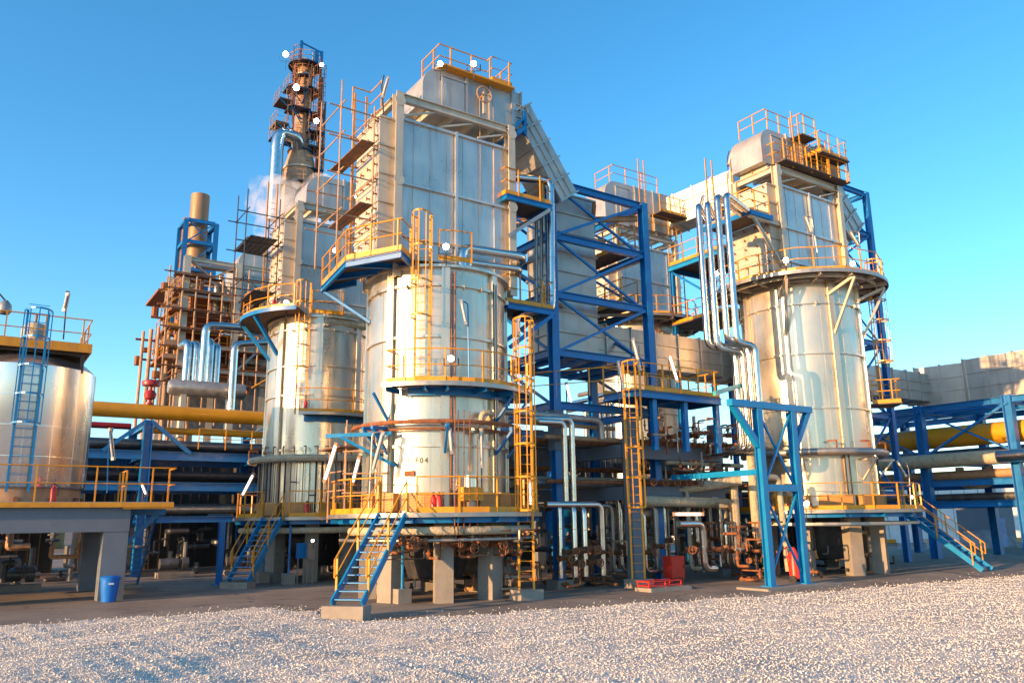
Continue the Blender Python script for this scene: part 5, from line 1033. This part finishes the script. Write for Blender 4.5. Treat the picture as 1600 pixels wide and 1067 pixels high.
# ================================================================== FAR BACKGROUND
p0, p1 = gz(1385, 868), gz(1660, 868)
th = T('boundary_wall', 'white panelled wall with a yellow and white kerb far behind the right staircase', 'wall', (62, 36, 0)); A_, B_ = pl((30, 74, 0)), pl((75, 74, 0)); dd = (B_-A_).normalized(); ad = V((-dd.y, dd.x, 0))
MB().bar(A_+V((0,0,2.8)), B_+V((0,0,2.8)), .3, 5.0).build('wall_panel', WHITE, th)
b = MB()
for i in range(38): q_ = A_+dd*i*1.2-ad*.17; b.bar(q_+V((0,0,.4)), q_+V((0,0,5.2)), .05, .02, ad)
b.build('panel_joint', DULLP, th); MB().bar(A_-ad*.5+V((0,0,.15)), B_-ad*.5+V((0,0,.15)), .6, .3).build('kerb', BCONC, th)
for i in range(24):
    q_ = A_+dd*(i*1.9)-ad*.85; MB().bar(q_+V((0,0,.17)), q_+dd*1.85+V((0,0,.17)), .12, .32).build('kerb_block', (WHITE, YEL)[i % 2], th)
BACKING = mat('dark_backing_coat', (.05, .045, .04), .1, .6, .3, 1)  # dark coat standing in for the shade seen through the plant
for i, (x0, x1, y0, y1, h, lab) in enumerate(((-14, 4.2, 50, 54, 5.6, 'added dark backing block behind the left tank and rack'), (5.4, 12.6, 50, 54, 6.2, 'added dark backing block behind the shaded left stair'), (13.3, 23, 49.5, 53, 6.2, 'added dark backing block behind the left furnace'), (18, 30.2, 36.4, 38.5, 5.6, 'added dark backing block behind the concrete frame'), (33.5, 43, 30.6, 31.6, 3.6, 'added low dark backing block behind the legs of the right furnace'))):
    th = T('dark_backing', lab, 'building', (x0, y0, 0), 'added dark backing blocks'); MB().box(x0, x1, y0, y1, 0, h).build('wall', BACKING, th)  # block added to close bright gaps and keep the background dark
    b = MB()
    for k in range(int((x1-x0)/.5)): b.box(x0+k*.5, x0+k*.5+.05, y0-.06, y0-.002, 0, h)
    b.build('wall_rib', BACKING, th)
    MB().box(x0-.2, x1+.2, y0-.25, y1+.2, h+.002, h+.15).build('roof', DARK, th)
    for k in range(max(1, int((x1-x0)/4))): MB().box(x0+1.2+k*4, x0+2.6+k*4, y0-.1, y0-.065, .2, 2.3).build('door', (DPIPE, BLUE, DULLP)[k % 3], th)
th = T('shed', 'dark blue shed standing in front of the white wall', 'shed', pl((36, 62, 0))); q_ = pl((37, 62, 0)); MB().box(q_.x-2, q_.x+1.5, q_.y, q_.y+2.5, 0, 3.0).build('shed_wall', BCONC, th); MB().box(q_.x-2.15, q_.x+1.65, q_.y-.15, q_.y+2.65, 3.001, 3.15).build('shed_roof', BLUE, th); MB().box(q_.x-1, q_.x, q_.y-.04, q_.y-.002, 0, 2.1).build('door', BLUE, th)
for i, (x0, x1, y, h, c) in enumerate(((-75, -52, 92, 5, ORANGE), (-50, -38, 96, 4, WHITE), (-36, -28, 90, 3.2, GREEN), (-26, -8, 100, 4.6, WHITE), (-6, 10, 98, 5.5, DPIPE), (12, 32, 96, 5, WHITE))):
    th = T('far_building', ('low orange-walled building', 'low white building', 'small turquoise hut', 'long pale building', 'dark clad building', 'white clad building')[i]+' far behind the plant, glimpsed between the legs', 'building', pl((x0, y, 0)), 'far buildings'); A_, B_ = pl((x0, y, 0)), pl((x1, y, 0))
    MB().bar(A_+V((0,0,h/2)), B_+V((0,0,h/2)), 6, h).build('wall', c, th); MB().bar(A_+V((0,0,h+.15)), B_+V((0,0,h+.15)), 6.6, .3).build('roof', DULLP, th)
# ================================================================== STEAM
def steam(label, blobs, dens, p):
    b = MB(); 
    for (x, y, z_, r_) in blobs:
        n = 12; prof = [(max(.01, r_*math.sin(math.pi*i/n)), z_-r_*math.cos(math.pi*i/n)) for i in range(n+1)]; b.lathe(prof, (x, y), 16)
    m = bpy.data.materials.new('steam'); m.use_nodes = True; nn = m.node_tree.nodes; L = m.node_tree.links; nn.remove(nn['Principled BSDF']); o = nn['Material Output']
    vp = nn.new('ShaderNodeVolumePrincipled'); vp.inputs['Color'].default_value = (1, .96, .94, 1); vp.inputs['Anisotropy'].default_value = -.1
    tc = nn.new('ShaderNodeTexCoord'); nz = nn.new('ShaderNodeTexNoise'); nz.inputs['Scale'].default_value = .8; nz.inputs['Detail'].default_value = 6; L.new(tc.outputs['Object'], nz.inputs[0])
    mr = nn.new('ShaderNodeMapRange'); mr.inputs[1].default_value = .38; mr.inputs[2].default_value = .66; mr.inputs[3].default_value = 0; mr.inputs[4].default_value = dens; L.new(nz.outputs[0], mr.inputs[0]); L.new(mr.outputs[0], vp.inputs['Density']); L.new(vp.outputs[0], o.inputs['Volume'])
    ob = b.build('steam', m, None, 'stuff'); ob['label'] = label; ob['category'] = 'steam'; return ob
s1 = [at(x, y, 62) for x, y in ((432, 390), (428, 360), (440, 330), (412, 318), (405, 290), (445, 305), (430, 300), (400, 318))]
steam('pinkish steam plume rising behind the left furnace', [(*p, r_) for p, r_ in zip(s1, (1.2, 1.7, 2.2, 1.4, .9, 1.7, 1.5, 1.0))]+[(*at(500, 300, 62), 1.6), (*at(515, 318, 62), 1.6), (*at(488, 315, 62), 1.5), (*at(500, 335, 62), 1.6), (*at(530, 330, 62), 1.2)], .55, None)
steam('bluish steam drifting over the ground behind the right staircase', [(*at(x, y, 60), r_) for x, y, r_ in ((1440, 850, 1.4), (1455, 838, 1.2), (1470, 852, 1.3), (1425, 856, 1.0), (1520, 855, 1.2), (1540, 850, 1.1), (1560, 856, 1.2), (1580, 858, 1.0))], .4, None)

# ================================================================== MORE PIPEWORK
for k, (y, z_, r_, m_) in enumerate(((24.4, 3.75, .16, DULLP), (25.0, 3.8, .22, INSUL), (25.7, 3.75, .14, RPAINT), (24.3, 5.3, .1, RUST), (24.8, 5.35, .17, DULLP), (25.5, 5.4, .2, DPIPE), (26.4, 5.3, .14, DULLP), (27.4, 3.9, .25, DPIPE), (28.2, 5.5, .22, DULLP), (26.2, 4.4, .1, RUST), (23.45, 5.35, .09, RPAINT), (23.4, 3.75, .08, RUST))):
    pipe('one of the level pipes resting on the concrete frame', [(17.2, y, z_), (30.2, y, z_)], r_, m_, group='level pipes on the concrete frame', seams=False)
for k in range(9):
    x = 21.5+k*.62; pipe('slim upright pipe between the concrete beams', [(x, 24.1+.2*(k % 3), .2), (x, 24.1+.2*(k % 3), 5.2+.5*(k % 4))], .05+.03*(k % 2), (RUST, DULLP, DPIPE)[k % 3], group='slim upright pipes at the concrete beams', seams=False)
A_ = on(1062, 410, 30.0, 1); th = T('access_bridge', 'blue and turquoise walkway linking the far furnace and the right furnace', 'walkway', (A_.x, 28, 0)); xb = A_.x+3.0
MB().box(A_.x, xb, 26.9, 30.9, A_.z-.08, A_.z).build('deck', GRATE, th)
for q_ in (((A_.x, 26.9), (A_.x, 30.9)), ((xb, 26.9), (xb, 30.9)), ((A_.x, 30.9), (xb, 30.9)), ((A_.x, 26.9), (xb, 26.9))): MB().ibeam((*q_[0], A_.z-.2), (*q_[1], A_.z-.2), .14, .26).build('beam', BLUEL, th)
for q_ in ((A_.x+.1, 30.7), (xb-.1, 30.7), (xb-.1, 27.1), (A_.x+.1, 27.1)): MB().ibeam((*q_, 0), (*q_, A_.z-.34), .22, .22, (0,1,0)).build('post', BLUE, th)
MB().bar((A_.x+.1, 27.1, A_.z-3), (A_.x+.1, 30.7, A_.z-.4), .1).bar((A_.x+.1, 27.1, A_.z-3), (xb-.1, 27.1, A_.z-.4), .1).each('brace', BLUE, th)
railing(th, [(A_.x, 30.8, A_.z), (A_.x, 26.95, A_.z), (xb, 26.95, A_.z), (xb, 30.8, A_.z)], step=1.1)
ladder(th, (A_.x+1.5, 27.3, A_.z), 3.6, -90)
zb2 = A_.z-3.4; MB().box(A_.x, xb, 26.9, 30.9, zb2-.08, zb2).build('lower_deck', GRATE, th); railing(th, [(A_.x, 30.8, zb2), (A_.x, 26.95, zb2), (xb, 26.95, zb2)], step=1.1)

# stray stones on the concrete edge
N = 900; px_ = rng.uniform(-14, 24, N); py = np.interp(px_, ex, ey)+rng.exponential(.45, N); sz = .012+.02*rng.random(N)**2
vv = base[None]*(.6+.55*rng.random((N, 6, 3)))*sz[:,None,None]+np.stack([px_, py, sz*.5], -1)[:,None,:]; ff = (bf[None]+np.arange(N)[:,None,None]*6).reshape(-1, 3)
me = bpy.data.meshes.new('stray_stones'); me.from_pydata(vv.reshape(-1, 3).tolist(), [], ff.tolist()); me.materials.append(STN)
o = bpy.data.objects.new('stray_stones', me); sc.collection.objects.link(o); o['kind'] = 'stuff'; o['label'] = 'stray stones kicked onto the concrete along the gravel edge'; o['category'] = 'gravel'
p = at(806, 1045, 11.5); wp = (-2.3, 12.2); 
def rock(label, x, y, r_):
    z_ = float(gh(np.array([x]), np.array([y]))[0]); p = pl((x, y, z_)); th = T('rock', label, 'rock', p); b = MB(); b.sm = True; vs = []; n = 9
    for i in range(7):
        for j in range(n):
            t = math.pi*i/6; q = 1+.25*random.uniform(-1, 1); vs.append((p.x+1.5*r_*q*math.sin(t)*math.cos(6.283*j/n), p.y+r_*q*math.sin(t)*math.sin(6.283*j/n), p.z+r_*.3+.7*r_*q*math.cos(t)))
    b.add(vs, [(i*n+j, (i+1)*n+j, (i+1)*n+(j+1) % n, i*n+(j+1) % n) for i in range(6) for j in range(n)]); b.build('stone', STN, th)
rock('pale fist-sized rock lying on the gravel near the viewer', -2.45, 8.6, .06); rock('small brown rock on the gravel right of the pale one', -.95, 9.6, .035)
# thin rusty tubes and conduits in front of the central furnace
th = T('instrument_tubes', 'thin rusty upright tubes rising beside the central furnace walkway railing', 'pipes', pol(c1, 3.3, -80, 2.2))
for k, (px, yt) in enumerate(((711, 640), (716, 640), (725, 640), (734, 642), (746, 680))):
    a = on(px, yt, 21.1, 1); b = MB(); b.tube([a, (a.x, 21.1, 2.0)], .018, 5); b.build('tube', RUST, th)
a, c_ = on(752, 645, 21.6, 1), on(771, 645, 21.6, 1); pipe('beige bent pipe on the right side of the central furnace shell', [(a.x, 21.6, 4.9), a, c_, (c_.x, 22.4, c_.z-.5)], .09, INSUL, seams=False)
a, c_ = on(738, 672, 21.6, 1), on(795, 676, 22.6, 1); pipe('stained level pipe stub right of the central furnace shell', [a, c_], .08, DULLP, seams=False)
for k, a_ in enumerate((-172, -168, -70, -66)):
    p0 = pol(c1, 2.5, a_, 2.7); pipe('slim conduit running up the central furnace shell', [p0, (p0.x, p0.y, 5.1 if k < 2 else 10.2)], .03, (DARK, DULLP)[k % 2], group='slim conduits on the central furnace', seams=False)
for k, a_ in enumerate((-108, -105.5)):
    p0 = pol(c1, 2.5, a_, 2.7); pipe('rusty conduit climbing the middle of the central furnace shell', [p0, (p0.x, p0.y, 10.4)], .025, RUST, group='rusty conduits on the central furnace', seams=False)
for k in range(14):
    a_ = -205+k*9.5; p0 = pol(c2, 3.0, a_, 5.25); pipe('small bent vent tube standing on the ring pipe of the left furnace', [p0, p0+V((0,0,.35)), pol(c2, 2.7, a_-3, 5.6)], .025, RUST, group='vent tubes on the left furnace ring pipe', seams=False)

for k, px in enumerate((1008, 1026, 1040, 1078, 1090, 1112, 1128, 1152, 1168, 958, 970)):
    y = 23.2+.35*(k % 3) if px > 1000 else 24.2; x = on(px, 850, y, 1).x; zt_ = 2.6+.3*(k % 4)
    pipe('silver looped pipe in the valve station behind the red box', [(x-.5, y+.3, zt_), (x, y, zt_), (x, y, .45), (x+.55, y, .45)], (.08, .12, .1)[k % 3], (BRIGHT, DULLP, BRIGHT, INSUL)[k % 4], group='silver loops behind the red box')
    dup(V0, (x+.02, y-.1, 1.15+.2*(k % 3)), 'valve with handwheel on a silver loop behind the red box', group='valves on the silver loops')
for k in range(16):
    x = 21.4+.32*k; dup(V0, (x, 23.1, 3.75+(.0 if k % 2 else 1.55)), 'rusty valve standing along a blue-grey concrete beam', group='beam valves')
# more scaffolding-like ironwork on the rusty structure
th = T('scaffold', 'rusty scaffold tubes wrapped round the process structure', 'scaffold', (xa_p := 0, YQ-.8, 10)) if False else T('scaffold', 'rusty scaffold tubes wrapped round the process structure', 'scaffold', (11, YQ-.9, 12))
X0, X1 = qx(256, 500).x, qx(420, 480).x; zs_ = [qx(270, y).z for y in (600, 575, 545, 515, 485, 455, 430)]
for x in np.linspace(X0, X1, 9): b = MB(); b.tube([(x, YQ-.9, 9), (x, YQ-.9, zs_[-1]+random.uniform(-1, 1.2))], .06, 5); b.build('standard', RPAINT, th)
for z_ in zs_: b = MB(); b.tube([(X0-.4, YQ-.95, z_), (X1, YQ-.95, z_+.1)], .055, 5); b.build('ledger', RUST, th); b = MB(); b.box(X0+.3, (X0+X1)/2, YQ-.9, YQ-.3, z_-.1, z_-.04); b.build('board', WOOD, th)
for k in range(6): b = MB(); b.tube([(X0+k*1.2, YQ-1, zs_[k % 5]), (X0+k*1.2+1.6, YQ-1, zs_[k % 5+1])], .05, 5); b.build('brace', YEL if k % 2 else RUST, th)

th = T('duct_bracket', 'blue steel bracket holding the sloping duct at the furnace roof corner', 'bracket', (15.9, 23.4, 16.5))
MB().bar((15.75, 23.35, 16.6), (16.5, 23.35, 17.3), .14, .16).bar((15.75, 23.35, 16.75), (15.75, 25.1, 16.75), .14, .18).bar((16.5, 23.4, 17.0), (16.5, 23.4, 18.0), .14, .14).bar((15.8, 23.35, 16.95), (16.5, 23.35, 17.75), .1, .1).each('bracket_bar', BLUE, th)
for z_, lab in ((10.98, 'middle'), (13.38, 'upper')):
    th = T('tower_deck', 'narrow railed deck crossing the rear of the blue tower at its %s level' % lab, 'platform', (20.5, 26.2, z_)); MB().box(21.9, 22.9, 24.1, 27.5, z_+.17, z_+.22).build('deck', GRATE, th); railing(th, [(21.9, 24.2, z_+.22), (21.9, 27.4, z_+.22)], step=1.1); railing(th, [(22.8, 24.2, z_+.22), (22.8, 27.4, z_+.22)], step=1.1, m=RPAINT)
for k in range(6):
    x = 23.6+.33*k; pipe('grey riser standing behind the blue tower towards the far furnace', [(x, 28.9, .5), (x, 28.9, 7.5+.4*(k % 3)), (x, 30.2, 7.5+.4*(k % 3))], .11, (DULLP, BRIGHT)[k % 2], group='grey risers behind the blue tower', seams=False)
